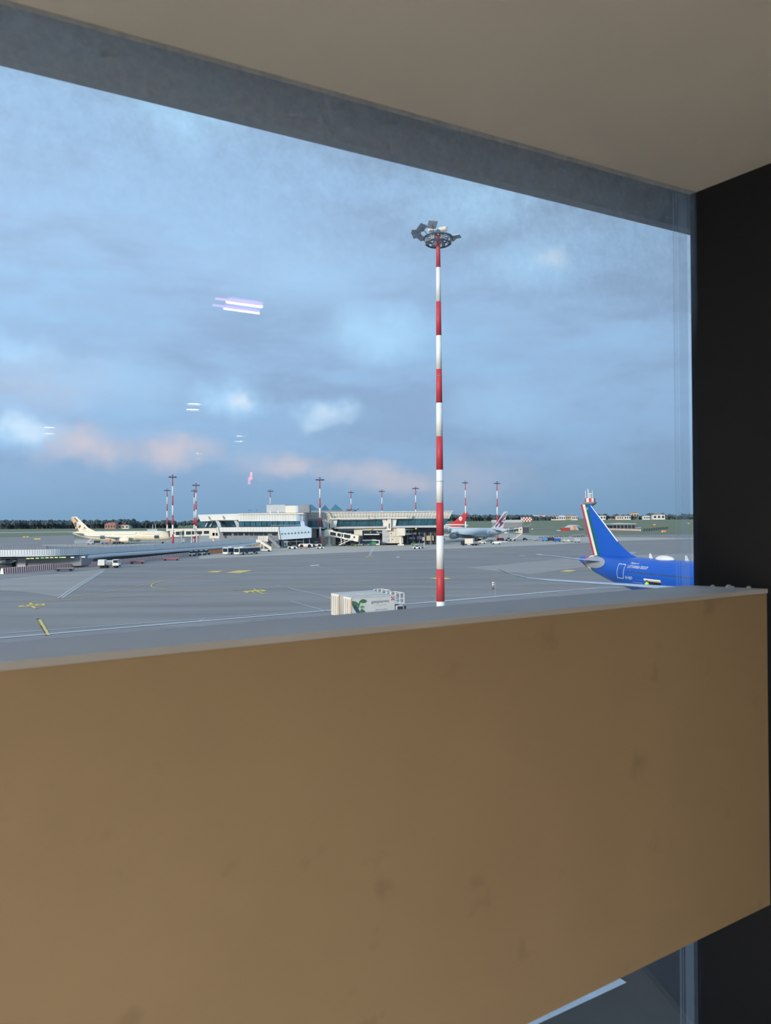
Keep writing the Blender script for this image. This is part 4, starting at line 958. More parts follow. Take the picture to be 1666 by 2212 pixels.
for i in range(0, N_):
    for f in (0, .5):
        p = fine[i].lerp(fine[i + 1], f); t = (fine[i + 1] - fine[i]).normalized(); s = Vector((-t.y, t.x, 0)); q = p - s * .04
        b.add([q + t * -.035 + Vector((0, 0, 4.2)), q + t * .035 + Vector((0, 0, 4.2)), q + t * .035 + Vector((0, 0, 5.65)), q + t * -.035 + Vector((0, 0, 5.65))], [(0, 1, 2, 3)])
o = b.build('parapet_joints', 'dull_grey', ramp); o['kind'] = 'stuff'
b = MB()                                   # mesh fence posts on the far side of the deck
for i in range(0, N_ - 8, 1):
    p = fine[i]; t = (fine[i + 1] - fine[i]).normalized(); s = Vector((-t.y, t.x, 0)); q = p + s * 8.6
    b.box(q.x - .05, q.x + .05, q.y - .05, q.y + .05, 4.3, 6.6)
    q2 = fine[i + 1] + s * 8.6
    for z in (5.4, 5.9, 6.5): b.beam(Vector((q.x, q.y, z)), Vector((q2.x, q2.y, z)), .05, .06)
o = b.build('mesh_fence', 'dull_grey', ramp); o['kind'] = 'stuff'
b = MB(); b.px([(35, 1203), (176, 1201), (176, 1222), (35, 1226)], 222, 9); b.build('abutment_wall', 'dull_grey', ramp)
b = MB(); b.px([(38, 1206), (55, 1205.6), (55, 1227), (38, 1228)], 221.4, .7); b.build('pier_column', 'grey_clad', ramp)
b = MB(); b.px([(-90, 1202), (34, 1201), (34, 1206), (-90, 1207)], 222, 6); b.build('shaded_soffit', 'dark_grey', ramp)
for i, (x, y, m) in enumerate(((60, 1206.6, 'lamp_glow'), (69, 1206.2, 'lamp_glow'), (80, 1205.8, 'lamp_glow'), (91, 1205.2, 'lamp_glow_green'), (101, 1204.9, 'lamp_glow'), (111, 1204.6, 'lamp_glow'), (121, 1204.3, 'lamp_glow'), (131, 1204.0, 'lamp_glow_green'), (138, 1204, 'lamp_glow'), (156, 1204, 'lamp_glow'), (180, 1203.3, 'lamp_glow'))):
    b = MB(); b.pbox(x - 3.2, x + 3.2, y - .9, y + .9, 219, .3); b.build('soffit_lamp', m, ramp)
for x0, x1, y0, y1, m in ((0, 34, 1207, 1211, 'dull_grey'), (4, 30, 1213, 1216, 'white'), (-10, 34, 1217, 1227, 'dark_grey'), (12, 22, 1208, 1215, 'steel'), (26, 33, 1215, 1224, 'black')):
    b = MB(); b.pbox(x0, x1, y0, y1, 224, 1.5); b.build('stored_equipment', m, ramp)
# box at the end of the ramp with its stair
b = MB(); b.pbox(557.5, 579, 1158, 1170, 357, 5); b.build('stair_head', 'cream', ramp)
b = MB()
for x in (561, 565, 569, 573): b.pbox(x, x + .3, 1158.4, 1169.6, 356.9, .1)
o = b.build('panel_joints', 'dull_grey', ramp); o['kind'] = 'stuff'
for x in (560, 576): b = MB(); b.pbox(x, x + 1.6, 1170, 1186.5, 358, .6); b.build('pier_column', 'dull_grey', ramp)
b = MB(); b.px([(579, 1158), (583, 1158), (605, 1181), (605, 1184), (600, 1184), (579, 1163)], 357, 3); b.build('stair_flight', 'dull_grey', ramp)
b = MB(); b.pbox(578, 602, 1168, 1185.5, 360, 2); b.build('back_wall', 'dull_grey', ramp)

# ------------------------------------------------------------------ jet bridges
def bridge(label, A_, B_, segs, w=3.2, h=3.0, legs=(), cab=True, windows=True, col=True, cabw=4.6):
    A_, B_ = Vector(A_), Vector(B_); t = (B_ - A_).normalized(); side = Vector((t.y, -t.x, 0)).normalized()
    if side.y > 0: side = -side             # towards the viewer
    j = thing('jet_bridge', label, 'jet bridge', (A_.x, A_.y, 0))
    up = Vector((0, 0, 1))
    for k, (f0, f1, s_) in enumerate(segs):
        a, b_ = A_.lerp(B_, f0), A_.lerp(B_, f1)
        b = MB(); b.beam(a, b_, w * s_, h * s_); tn = b.build('tunnel', 'cream', j)
        if windows:
            n = max(1, int((b_ - a).length / 4.2))
            for i in range(n):
                p, q = a.lerp(b_, (i + .10) / n), a.lerp(b_, (i + .90) / n); o_ = side * (w * s_ / 2 + .04)
                b = MB(); b.extrude([p + o_ - up * .65 * s_, q + o_ - up * .65 * s_, q + o_ + up * .95 * s_, p + o_ + up * .95 * s_], side * .06); b.build('window_pane', 'glass_dark', tn)
    if col:
        b = MB(); b.box(A_.x - 2.2, A_.x + 2.2, A_.y - 2.2, A_.y + 2.2, A_.z - h * .62, A_.z + h * .62); b.build('rotunda', 'cream', j)
        b = MB(); b.tube([(A_.x, A_.y, 0), (A_.x, A_.y, A_.z - h * .6)], .7, 12); b.build('column', 'cream', j)
        b = MB(); b.box(A_.x - 1.6, A_.x + 1.6, A_.y - 1.6, A_.y + 1.6, 0, .7); b.build('column_foot', 'cream', j)
    if cab:
        c = B_; b = MB(); b.beam(c - t * cabw / 2, c + t * cabw / 2, w * 1.2, h * 1.15); cb = b.build('cab', 'cream', j)
        b = MB(); o_ = side * (w * .6 + .05); b.extrude([c + o_ - t * .5 - up * .1, c + o_ + t * .5 - up * .1, c + o_ + t * .5 + up * .9, c + o_ - t * .5 + up * .9], side * .06); b.build('window_pane', 'dark_grey', cb)
        b = MB(); b.beam(c + t * cabw / 2, c + t * (cabw / 2 + .9), w * 1.1, h * 1.1); b.build('canopy', 'dark_grey', j)
    for f in legs:
        p = A_.lerp(B_, f)
        b = MB()
        for s_ in (-1, 1): b.beam(p + side * s_ * w * .62 + up * h * .6, Vector((p.x, p.y, .8)) + side * s_ * w * .62, .35, .35)
        b.beam(Vector((p.x, p.y, .9)) - side * w * .8, Vector((p.x, p.y, .9)) + side * w * .8, .7, .5); b.build('drive_leg', 'white', j)
        for s_ in (-1, 1):
            b = MB(); q = Vector((p.x, p.y, .55)) + side * s_ * 1.6; b.tube([q - side * .25, q + side * .25], .55, 12); b.build('wheel', 'rubber', j)
    return j, t, side
def stair(par, a, b_, w=1.0):
    a, b_ = Vector(a), Vector(b_); b = MB(); b.beam(a, b_, w, .35); b.build('service_stair', 'cream', par)
    b = MB(); b.beam(a + Vector((0, 0, 1.0)), b_ + Vector((0, 0, 1.0)), .12, .12); b.build('handrail', 'cream', par)
j, t_, s_ = bridge('sloping white jet bridge beside the bridge block, ending in an open cab', P(711, 1151.5, 390), P(769, 1162, 384), ((.06, .62, 1), (.58, .95, 1.12)), legs=(.52,), h=2.8)
stair(j, P(758, 1166, 381), P(732, 1177, 381))
j, t_, s_ = bridge('level glazed jet bridge reaching to the grey and maroon aircraft', P(866, 1149, 391), P(966, 1148, 462), ((.04, .55, 1), (.5, .95, 1.15)), legs=(.72,), h=3.2)
stair(j, P(947, 1160, 440), P(925, 1172, 440))
b = MB(); b.beam(P(886, 1145.3, 402), P(946, 1144.2, 446), 1.0, .5); b.build('roof_duct', 'cream', j)
j, t_, s_ = bridge('white jet bridge behind the masts, touching the cream aircraft nose', P(462, 1150, 440), P(378, 1153, 440), ((.02, .5, 1.1), (.45, .98, 1.25)), legs=(.55, .8), h=3.0, w=3.4)
b = MB(); b.beam(P(360, 1144.6, 446), P(480, 1142.6, 446), 2.0, 1.1); b.build('roof_walkway', 'cream', j)
b = MB(); b.pbox(452, 476, 1146, 1163, 438, 5); b.build('rotunda', 'cream', j)
for x in (459, 466): b = MB(); b.pbox(x, x + 5, 1151, 1157, 437.8, .2); b.build('window_pane', 'glass_teal', j)
for x in (389, 425): b = MB(); b.pbox(x - .8, x + .8, 1150, 1172, 436, .6); b.build('post', 'white', j)
j, t_, s_ = bridge('slim jet bridge right of the maroon tail with a boxy cab and stairs', P(1094, 1147, 470), P(1132, 1145, 440), ((.0, .85, .95),), legs=(.35,), h=3.0, cabw=5.0, col=False)
stair(j, P(1128, 1152, 436), P(1107, 1166.5, 436))
b = MB(); b.beam(P(1130, 1140, 438), P(1150, 1133, 438), .3, .3); b.build('boom', 'steel', j)

# ------------------------------------------------------------------ vehicles
WH = {}
def wheel_mesh(r, w):
    k = (r, w)
    if k not in WH:
        b = MB(); b.tube([(0, -w / 2, 0), (0, w / 2, 0)], r, 14); WH[k] = b.mesh('wheel', 'rubber')
    return WH[k]
def wheels(t, xs, y, r=.48, w=.3):
    for x in xs:
        for s in (-1, 1): inst('wheel', wheel_mesh(r, w), t, (x, s * y, r))
def vehicle(name, label, cat, px, py, hd, group=None, pos=None):
    p = Vector(pos) if pos else G(px, py)
    return thing(name, label, cat, (p.x, p.y, 0), math.atan2(hd[1], hd[0]), group)
def lbox(t, name, m, *a):
    b = MB(); b.box(*a); return b.build(name, m, t, False, True)
def cab_over(t, x0, x1, w, z0, z1, m='white', nose=.25):
    b = MB(); b.extrude([(x0, -w / 2, z0), (x1, -w / 2, z0), (x1, -w / 2, z0 + (z1 - z0) * .45), (x1 - nose, -w / 2, z1), (x0, -w / 2, z1)], (0, w, 0)); c = b.build('cab', m, t, False, True)
    zm = z0 + (z1 - z0) * .48
    b = MB(); b.extrude([(x1 + .02 - nose * .05, -w * .44, zm), (x1 + .02 - nose * .05, w * .44, zm), (x1 + .02 - nose * .9, w * .44, z1 - .12), (x1 + .02 - nose * .9, -w * .44, z1 - .12)], (.03, 0, 0)); b.build('windscreen', 'glass_dark', c, False, True)
    for s in (-1, 1):
        b = MB(); b.extrude([(x0 + .25, s * w / 2, zm), (x1 - .1, s * w / 2, zm), (x1 - nose - .02, s * w / 2, z1 - .15), (x0 + .25, s * w / 2, z1 - .15)], (0, s * .03, 0)); b.build('side_window', 'glass_dark', c, False, True)
    return c

# two catering trucks in the foreground
hdT = Vector((.86, .51))
def catering(label, pos, printed):
    t = vehicle('catering_truck', label, 'truck', 0, 0, hdT, 'catering trucks', pos)
    bx = lbox(t, 'cargo_box', 'white', 0, 6.5, -1.2, 1.2, .95, 3.85)
    lbox(t, 'roof_sheet', 'grey_clad', .1, 6.4, -1.1, 1.1, 3.85, 3.9)
    for s in (-1, 1): lbox(t, 'roof_rail', 'cream', 0, 6.5, s * 1.2 - .04, s * 1.2 + .04, 3.8, 3.93)
    for y in (-.6, .6):
        d = lbox(t, 'rear_door', 'cream', -.06, 0, y - .52, y + .52, 1.1, 3.7)
        for yy in (y - .3, y + .3): lbox(d, 'door_bar', 'dull_grey', -.1, -.06, yy - .03, yy + .03, 1.2, 3.6)
    for y in (-1.16, 1.16): lbox(t, 'corner_strip', 'orange', -.04, .04, y - .05, y + .05, 1.0, 3.8)
    lbox(t, 'chassis', 'dark_grey', -.1, 8.0, -.5, .5, .55, .95); lbox(t, 'bumper', 'dark_grey', -.2, .1, -1.2, 1.2, .5, .9)
    wheels(t, (1.5, 7.3), 1.0, .5, .35)
    cab_over(t, 6.7, 8.0, 2.3, .7, 2.45)
    lbox(t, 'platform', 'white', 6.55, 8.1, -1.2, 1.2, 2.65, 2.78)
    b = MB()                                # guard cage of the loading platform
    for x in (6.7, 7.35, 8.0):
        for y in (-1.15, 1.15): b.box(x - .05, x + .05, y - .05, y + .05, 2.78, 4.05)
    for z in (3.3, 4.05):
        for y in (-1.15, 1.15): b.box(6.7, 8.0, y - .04, y + .04, z - .04, z + .04)
        b.box(7.96, 8.04, -1.15, 1.15, z - .04, z + .04)
    b.build('guard_cage', 'white', t, False, True)
    lbox(t, 'mirror', 'black', 7.9, 8.05, -1.55, -1.3, 1.9, 2.35)
    if printed:
        y = -1.215
        def leaf(x, z, l, w, a, m):
            ca, sa = math.cos(a), math.sin(a); q = []
            for k in range(16):
                u = k / 16 * 2 * PI; lx = l / 2 * math.cos(u); lz = w / 2 * math.sin(u) * (1 - .25 * math.cos(u)); q.append((x + lx * ca - lz * sa, y - .004 * leaf.n, z + lx * sa + lz * ca))
            leaf.n += 1
            b = MB(); b.extrude([(max(.06, p[0]), p[1], max(1.0, min(3.78, p[2]))) for p in q], (0, .004, 0)); b.build('leaf_print', m, bx, False, True)
        leaf.n = 1
        for a in ((.75, 2.3, 2.8, .55, -1.0, 'leaf_dark'), (.5, 1.5, 1.1, .5, -.3, 'leaf'), (.55, 3.1, 1.1, .5, -.4, 'leaf'), (1.05, 2.9, 1.2, .22, 1.2, 'leaf'), (1.75, 3.35, .95, .5, -.05, 'leaf'), (1.55, 2.6, .6, .38, .1, 'leaf_light'), (1.75, 1.75, 1.4, .6, -.9, 'leaf'), (.35, 1.15, .8, .35, .5, 'leaf_light')): leaf(*a)
        for s, sz, x, z, m, wd in (('gategourmet', .58, 2.9, 3.0, 'dull_grey', .92), ('a gategroup member', .22, 3.5, 2.05, 'grey_print', 1.0)):
            vs, fs, w = text_data(s, sz); b = MB(); b.add([(x + v.x * wd, y - .01, z + v.y) for v in vs], fs); b.build('lettering', m, bx, False, True)
        b = MB(); b.box(3.5, 5.3, y - .01, y, 2.66, 2.69); b.build('print_line', 'tan_print', bx, False, True)
        for i in range(3):
            for k in range(3):
                if (i + k) % 2 == 0: lbox(bx, 'red_check', 'red', 5.95 + i * .15, 6.10 + i * .15, y - .01, y, 3.2 + k * .15, 3.35 + k * .15)
    return t
catering('white catering truck with green leaf print, nearest on the apron', (-5.05, 96.4, 0), True)
catering('white catering truck half hidden behind the leaf printed one', (-6.9, 100.4, 0), False)

# small tanker by the barriers
t = vehicle('service_truck', 'small white equipment truck driving beside the striped barriers', 'truck', 214, 1227, (1, .06))
lbox(t, 'chassis', 'dark_grey', 0, 6.2, -.5, .5, .45, .8); wheels(t, (1.0, 2.2, 5.0), .95, .45)
lbox(t, 'equipment_box', 'white', 0, 1.9, -1.1, 1.1, .8, 2.5)
b = MB(); b.tube([(1.9, 0, 1.5), (4.0, 0, 1.5)], .8, 14); b.build('tank', 'grey_clad', t, True, True)
for x in (2.6, 3.4):
    b = MB(); b.tube([(x, -.95, 1.55), (x, -.8, 1.55)], .42, 12); b.build('hose_reel', 'dull_grey', t, False, True)
cab_over(t, 4.2, 6.0, 2.2, .7, 2.5)

# buses
def bus(label, px, py, hd, Ln=13.0, m='white', accent=None, group='apron buses', z=2.9):
    t = vehicle('airport_bus', label, 'bus', px, py, hd, group)
    lbox(t, 'body', m, 0, Ln, -1.4, 1.4, .35, z); lbox(t, 'roof_pod', 'cream', Ln * .15, Ln * .8, -.9, .9, z, z + .25)
    for s in (-1, 1): lbox(t, 'window_band', 'glass_dark', .5, Ln - .4, s * 1.4 - .03, s * 1.4 + .03, 1.05, z - .35)
    lbox(t, 'windscreen', 'glass_dark', Ln - .02, Ln + .03, -1.25, 1.25, 1.1, z - .3)
    for s in (-1, 1):
        for x in (Ln * .25, Ln * .6): lbox(t, 'door', 'dark_grey', x, x + 1.4, s * 1.42 - .03, s * 1.42 + .03, .5, z - .4)
    for s in (-1, 1): lbox(t, 'headlamp', 'yellow', Ln, Ln + .03, s * 1.05 - .15, s * 1.05 + .15, .55, .75)
    wheels(t, (2.6, Ln - 2.4), 1.25, .48)
    if accent:
        for s in (-1, 1): lbox(t, 'colour_panel', accent, 2.0, 5.4, s * 1.42 - .04, s * 1.42 + .04, .4, 1.9)
    return t
def tip(px, py, hd, Ln):                    # put the front of a vehicle on a pixel
    p = G(px, py); h_ = Vector((hd[0], hd[1], 0)).normalized(); q = p - h_ * Ln; return q
for px, py, lab in ((511, 1199, 'white apron bus in front of the orange fence, the nearer of two'), (486.5, 1198.5, 'white apron bus half hidden, the leftmost of the parked pair')):
    hd = Vector((-.52, -.85)).normalized(); t = bus(lab, px, py, hd); q = tip(px, py, hd, 13); t.location = (q.x, q.y, 0)
t = bus('dark windowed bus with white roof parked under the blue wall', 626, 1182, (-.98, -.15), 10.5); q = G(657, 1181.2); t.location = (q.x, q.y, 0)
t = bus('black and white bus with a green rear quarter below the shop sign', 820, 1173, (-.99, -.1), 11.0, 'white', 'green'); q = G(820, 1178.4); t.location = (q.x, q.y, 0)

# passenger stairs
def stairs_truck(label, px, py, hd, Ln=7.5, Ht=4.6, group='mobile passenger stairs'):
    t = vehicle('stair_truck', label, 'stair truck', px, py, hd, group)
    lbox(t, 'chassis', 'cream', 0, Ln, -1.0, 1.0, .5, .95); wheels(t, (1.3, Ln - 1.5), .95, .42)
    cab_over(t, Ln - 1.6, Ln, 2.0, .9, 2.3)
    b = MB(); b.beam((.2, 0, .9), (Ln - 1.6, 0, Ht), 1.7, .35); b.build('flight', 'cream', t, False, True)
    b = MB()
    for s in (-1, 1): b.beam((.2, s * .85, 1.4), (Ln - 1.6, s * .85, Ht + .5), .12, .9)
    b.build('balustrade', 'cream', t, False, True)
    lbox(t, 'landing', 'cream', Ln - 1.7, Ln - .1, -1.0, 1.0, Ht - .1, Ht + .1)
    b = MB()
    for s in (-1, 1): b.box(Ln - 1.7, Ln - .1, s * .97 - .04, s * .97 + .04, Ht + .1, Ht + 1.1)
    for x in (Ln - 3.2, Ln - 1.9):
        for s in (-1, 1): b.box(x - .1, x + .1, s * .7 - .1, s * .7 + .1, .9, Ht - (Ln - 1.6 - x) * .55)
    b.build('frame', 'cream', t, False, True)
    return t
stairs_truck('cream mobile stairs standing behind the parked buses', 588, 1191.5, (-1, .12), 7.0, 4.2)
stairs_truck('white mobile stairs leading up to the rear door of the grey aircraft', 1027, 1168, (.85, .5), 8.6, 4.6)
t = vehicle('high_loader', 'yellow and orange loader half behind the parked buses', 'loader', 542, 1190, (1, .1))
lbox(t, 'chassis', 'orange', 0, 4.6, -1, 1, .5, .9); wheels(t, (.8, 3.8), .9, .42)
for x in (.6, 2.2, 3.9): lbox(t, 'mast', 'yellow', x, x + .2, -.9, .9, .9, 3.1)
lbox(t, 'platform', 'orange', .1, 4.4, -1, 1, 2.9, 3.1)

# tugs
def tug(label, px, py, hd, s=1.0, m='white', group='aircraft tugs', cabin=True):
    t = vehicle('aircraft_tug', label, 'tug', px, py, hd, group)
    b = MB(); b.extrude([(0, -1.2 * s, .35 * s), (4.6 * s, -1.2 * s, .35 * s), (4.6 * s, -1.2 * s, .95 * s), (4.0 * s, -1.2 * s, 1.25 * s), (.4 * s, -1.2 * s, 1.25 * s), (0, -1.2 * s, 1.0 * s)], (0, 2.4 * s, 0)); b.build('body', m, t, False, True)
    for x in (1.0 * s, 3.5 * s):
        for q in (-1, 1): inst('wheel', wheel_mesh(.55, .4), t, (x, q * 1.08 * s, .55 * s), (0, 0, 0), (s, s, s))
    if cabin:
        lbox(t, 'cabin', 'glass_dark', 1.5 * s, 3.0 * s, -.8 * s, .8 * s, 1.25 * s, 2.0 * s); lbox(t, 'cabin_roof', m, 1.4 * s, 3.1 * s, -.9 * s, .9 * s, 2.0 * s, 2.12 * s)
    return t
tug('small white tug in front of the orange trolleys', 622, 1186, (1, .05), .95, cabin=False)
tug('large low white aircraft tug beside the small one', 645, 1183, (1, .08), 1.55, cabin=False)
tug('white tug half hidden behind the large one, by the mast foot', 672, 1181, (1, .1), 1.2)
tug('tiny white tractor alone in front of the mast foot', 684, 1185.5, (1, 0), .75, cabin=False)
tug('white tractor with orange roof towing a silver cart', 892, 1186, (1, .02), .85)
tug('cream tractor at the foot of the right bridge column', 857, 1176, (1, .05), .95)
t = vehicle('baggage_cart', 'silver baggage cart towed across the stand', 'cart', 901, 1184.6, (1, .02))
lbox(t, 'body', 'steel', 0, 3.0, -.9, .9, .55, 2.4); lbox(t, 'bed', 'dark_grey', -.2, 3.2, -.9, .9, .4, .55); wheels(t, (.5, 2.5), .8, .3, .2); lbox(t, 'end_frame', 'white', 3.2, 3.4, -.8, .8, .5, 2.7)
t = vehicle('trolley', 'orange and white equipment trolley behind the small tug', 'trolley', 630, 1180, (1, .1))
lbox(t, 'bed', 'orange', 0, 4.4, -.9, .9, .6, 1.0); lbox(t, 'load', 'cream', .3, 2.0, -.8, .8, 1.0, 2.2); lbox(t, 'load', 'orange', 2.2, 4.0, -.8, .8, 1.0, 2.0); wheels(t, (.6, 3.8), .8, .35, .2)
t = vehicle('trolley', 'low ochre towbar trolley before the large tug', 'trolley', 648, 1185, (1, .0))
lbox(t, 'bed', 'orange', 0, 3.6, -.6, .6, .3, .6); wheels(t, (.5, 3.1), .5, .25, .15)
t = vehicle('gantry_rack', 'light grey tubular steel rack beside the stair', 'rack', 609, 1184, (1, .05))
b = MB()
for x in (0, 1.3, 2.6):
    for y in (0, 1.2): b.box(x - .08, x + .08, y - .08, y + .08, 0, 3.4)
for z in (.9, 1.8, 2.7, 3.4):
    for y in (0, 1.2): b.box(0, 2.6, y - .06, y + .06, z - .06, z + .06)
b.build('frame', 'grey_clad', t, False, True); b = MB(); b.beam((1.3, 0, 0.1), (3.8, 0, .9), .1, .1); b.beam((1.3, 0, 3.2), (3.6, 0, .3), .1, .1); b.build('brace', 'grey_clad', t, False, True)
def car(label, px, py, hd, m, name='car', s=1.0):
    t = vehicle(name, label, 'car', px, py, hd)
    b = MB(); b.extrude([(0, -.85, .35), (4.2, -.85, .35), (4.2, -.85, .8), (3.2, -.85, .95), (0, -.85, .95)], (0, 1.7, 0)); b.build('body', m, t, False, True)
    b = MB(); b.extrude([(.2, -.75, .95), (3.1, -.75, .95), (2.4, -.75, 1.5), (.6, -.75, 1.5)], (0, 1.5, 0)); b.build('cabin', 'glass_dark', t, False, True)
    lbox(t, 'roof', m, .6, 2.4, -.76, .76, 1.48, 1.54); wheels(t, (.8, 3.4), .75, .32, .2); t.scale = (s, s, s); return t
car('pale green car parked under the right jet bridge', 888, 1178.2, (1, .02), 'leaf_light')
car('pale green car under the cab of the left jet bridge', 758, 1179.4, (1, .05), 'leaf_light')
car('white car beside the red shed, the left of two', 1203, 1147.5, (1, 0), 'white'); car('white car beside the red shed, the right of two', 1211, 1146.8, (1, 0), 'white')

# catering high lift by the grey aircraft
t = vehicle('high_lift_truck', 'white box lift truck with black wheels beside the grey aircraft', 'truck', 1033, 1178.5, (-1, .06))
lbox(t, 'chassis', 'black', -.5, 9.0, -1, 1, .5, .9); wheels(t, (1.2, 2.6, 7.6), 1.0, .55, .35); lbox(t, 'cargo_box', 'cream', 2.6, 6.8, -1.25, 1.25, 1.0, 3.6); lbox(t, 'box_rim', 'tan_print', 2.5, 6.9, -1.3, 1.3, 3.6, 3.75)
cab_over(t, 7.0, 8.8, 2.2, .8, 2.6, 'black'); lbox(t, 'lift_frame', 'steel', -.3, 2.4, -1.1, 1.1, .9, 1.2); lbox(t, 'number_plate', 'white', 4.0, 5.6, 1.02, 1.06, .35, .8)
t = vehicle('belt_loader', 'white belt loader with a long flat conveyor right of the lift truck', 'loader', 1063, 1176, (1, .02))
lbox(t, 'chassis', 'white', 0, 4.8, -.9, .9, .5, 1.3); wheels(t, (.7, 4.0), .8, .4); lbox(t, 'driver_post', 'dark_grey', -.8, .3, -.5, .5, .6, 2.4); b = MB(); b.beam((1.0, .3, 1.5), (8.3, .3, 1.4), .9, .3); b.build('conveyor', 'white', t, False, True)
t = vehicle('belt_loader', 'small loader under the rear of the grey aircraft beside the lift truck', 'loader', 1034, 1174.5, (1, .02))
lbox(t, 'chassis', 'white', 0, 4.0, -.8, .8, .5, 1.2); wheels(t, (.7, 3.2), .75, .38); b = MB(); b.beam((0, 0, 1.4), (4.8, 0, 2.2), .8, .3); b.build('conveyor', 'cream', t, False, True); lbox(t, 'bed_end', 'orange', -.3, .2, -.7, .7, .8, 1.6)
tug('white van like tractor under the slim jet bridge', 1091, 1168.5, (1, .03), .95)
t = vehicle('trolley', 'red equipment trolley behind the belt loader', 'trolley', 1074, 1168, (1, .02)); lbox(t, 'bed', 'red', 0, 4.2, -.8, .8, .4, 1.3); wheels(t, (.6, 3.6), .7, .3, .2); lbox(t, 'rail', 'barrier_red', .2, 4.0, -.7, -.6, 1.3, 1.7)
t = vehicle('trolley', 'dark green trolley alone right of the slim jet bridge', 'trolley', 1130, 1167, (1, .02)); lbox(t, 'bed', 'dark_grey', 0, 2.8, -.8, .8, .4, .8); lbox(t, 'load', 'leaf_dark', .2, 1.8, -.7, .7, .8, 1.5); wheels(t, (.5, 2.3), .7, .28, .2)
t = vehicle('trolley', 'small white trolley left of the blue containers', 'trolley', 1153, 1168, (1, .02)); lbox(t, 'bed', 'white', 0, 2.0, -.6, .6, .4, 1.2); lbox(t, 'tow_bar', 'barrier_red', 2.0, 3.2, -.1, .1, .4, .55); wheels(t, (.4, 1.6), .55, .25, .2)
# containers on dollies
def container(label, px, py, m, w=3.1, h=1.7, group='air cargo containers on dollies'):
    t = vehicle('cargo_container', label, 'container', px, py, (1, .02), group)
    b = MB(); b.extrude([(0, -.8, .6), (w, -.8, .6), (w, -.8, h + .6), (0, -.8, h + .6)], (0, 1.6, 0)); b.build('shell', m, t, False, True)
    for x in (w * .25, w * .5, w * .75): lbox(t, 'rib', 'grey_clad' if m == 'blue' else 'dull_grey', x - .04, x + .04, -.84, -.8, .7, h + .5)
    lbox(t, 'dolly_bed', 'dark_grey', -.15, w + .15, -.85, .85, .38, .55); wheels(t, (.4, w - .4), .7, .26, .18)
    return t
container('bright blue cargo container, the leftmost of the dolly train', 1172, 1169, 'blue', 3.1, 1.6); container('black covered cargo container between the two blue ones', 1184, 1169, 'black', 3.6, 1.5); container('darker blue cargo container right of the black one', 1198, 1170.2, 'ita_blue', 3.5, 1.3)
container('pale grey tall cargo container at the right of the dolly train', 1242, 1172, 'grey_clad', 2.8, 1.9)
t = vehicle('dolly', 'empty flat dolly with a green lit tractor seat between the containers', 'dolly', 1216, 1171, (1, .02)); lbox(t, 'bed', 'dull_grey', 0, 6.0, -.8, .8, .4, .6); wheels(t, (.5, 5.5), .7, .26, .18); lbox(t, 'hood', 'hivis', .3, 1.5, -.5, .5, .6, 1.4); lbox(t, 'seat_back', 'white', 2.4, 4.0, -.5, .5, .6, 1.3)
for k in range(6):
    px = 1165 + k * 11
    t = vehicle('dolly', 'low empty dolly in the long row, %s from the left' % ('first', 'second', 'third', 'fourth', 'fifth', 'sixth')[k], 'dolly', px, 1162.2 - k * .55, (1, .02), 'row of empty dollies'); lbox(t, 'bed', 'dark_grey', 0, 2.6, -.8, .8, .4, .65); wheels(t, (.4, 2.2), .7, .26, .18)
for k in range(3):
    t = vehicle('cage_cart', 'wire cage cart parked behind the dollies, %s of three' % ('left', 'middle', 'right')[k], 'cart', 1237 + k * 9.5, 1159.6 - k * .4, (1, .02), 'wire cage carts'); b = MB()
    for x in (0, .8, 1.6, 2.4):
        for y in (-.7, .7): b.box(x - .06, x + .06, y - .06, y + .06, .5, 2.0)
    for z in (.6, 1.3, 2.0):
        for y in (-.7, .7): b.box(0, 2.4, y - .05, y + .05, z - .05, z + .05)
    b.build('cage', 'dull_grey', t, False, True); lbox(t, 'bed', 'dark_grey', 0, 2.4, -.7, .7, .4, .55); wheels(t, (.4, 2.0), .65, .24, .16)
# service gear under the cream aircraft
t = vehicle('belt_loader', 'grey belt loader at the rear hold of the cream aircraft', 'loader', 188, 1175.8, (1, .02)); lbox(t, 'chassis', 'grey_clad', 0, 4.2, -.9, .9, .4, 1.1); wheels(t, (.8, 3.6), .8, .38); b = MB(); b.beam((.6, 0, 1.2), (2.8, 0, 3.4), .8, .3); b.build('conveyor', 'white', t, False, True); lbox(t, 'cab', 'glass_dark', 4.4, 7.5, -.8, .8, .7, 2.2)
t = vehicle('high_loader', 'white scissor loader below the open hold of the cream aircraft', 'loader', 220, 1175, (1, .02)); lbox(t, 'chassis', 'white', 0, 3.6, -1.1, 1.1, .4, 1.0); wheels(t, (.6, 3.0), .95, .35); lbox(t, 'platform', 'grey_clad', 0, 3.6, -1.1, 1.1, 1.9, 2.1); b = MB(); b.beam((.3, -.9, 1.0), (3.2, -.9, 1.9), .15, .15); b.beam((.3, -.9, 1.9), (3.2, -.9, 1.0), .15, .15); b.build('scissor', 'dull_grey', t, False, True); lbox(t, 'driver_cage', 'orange', 3.7, 4.9, -.6, .6, .6, 2.4)
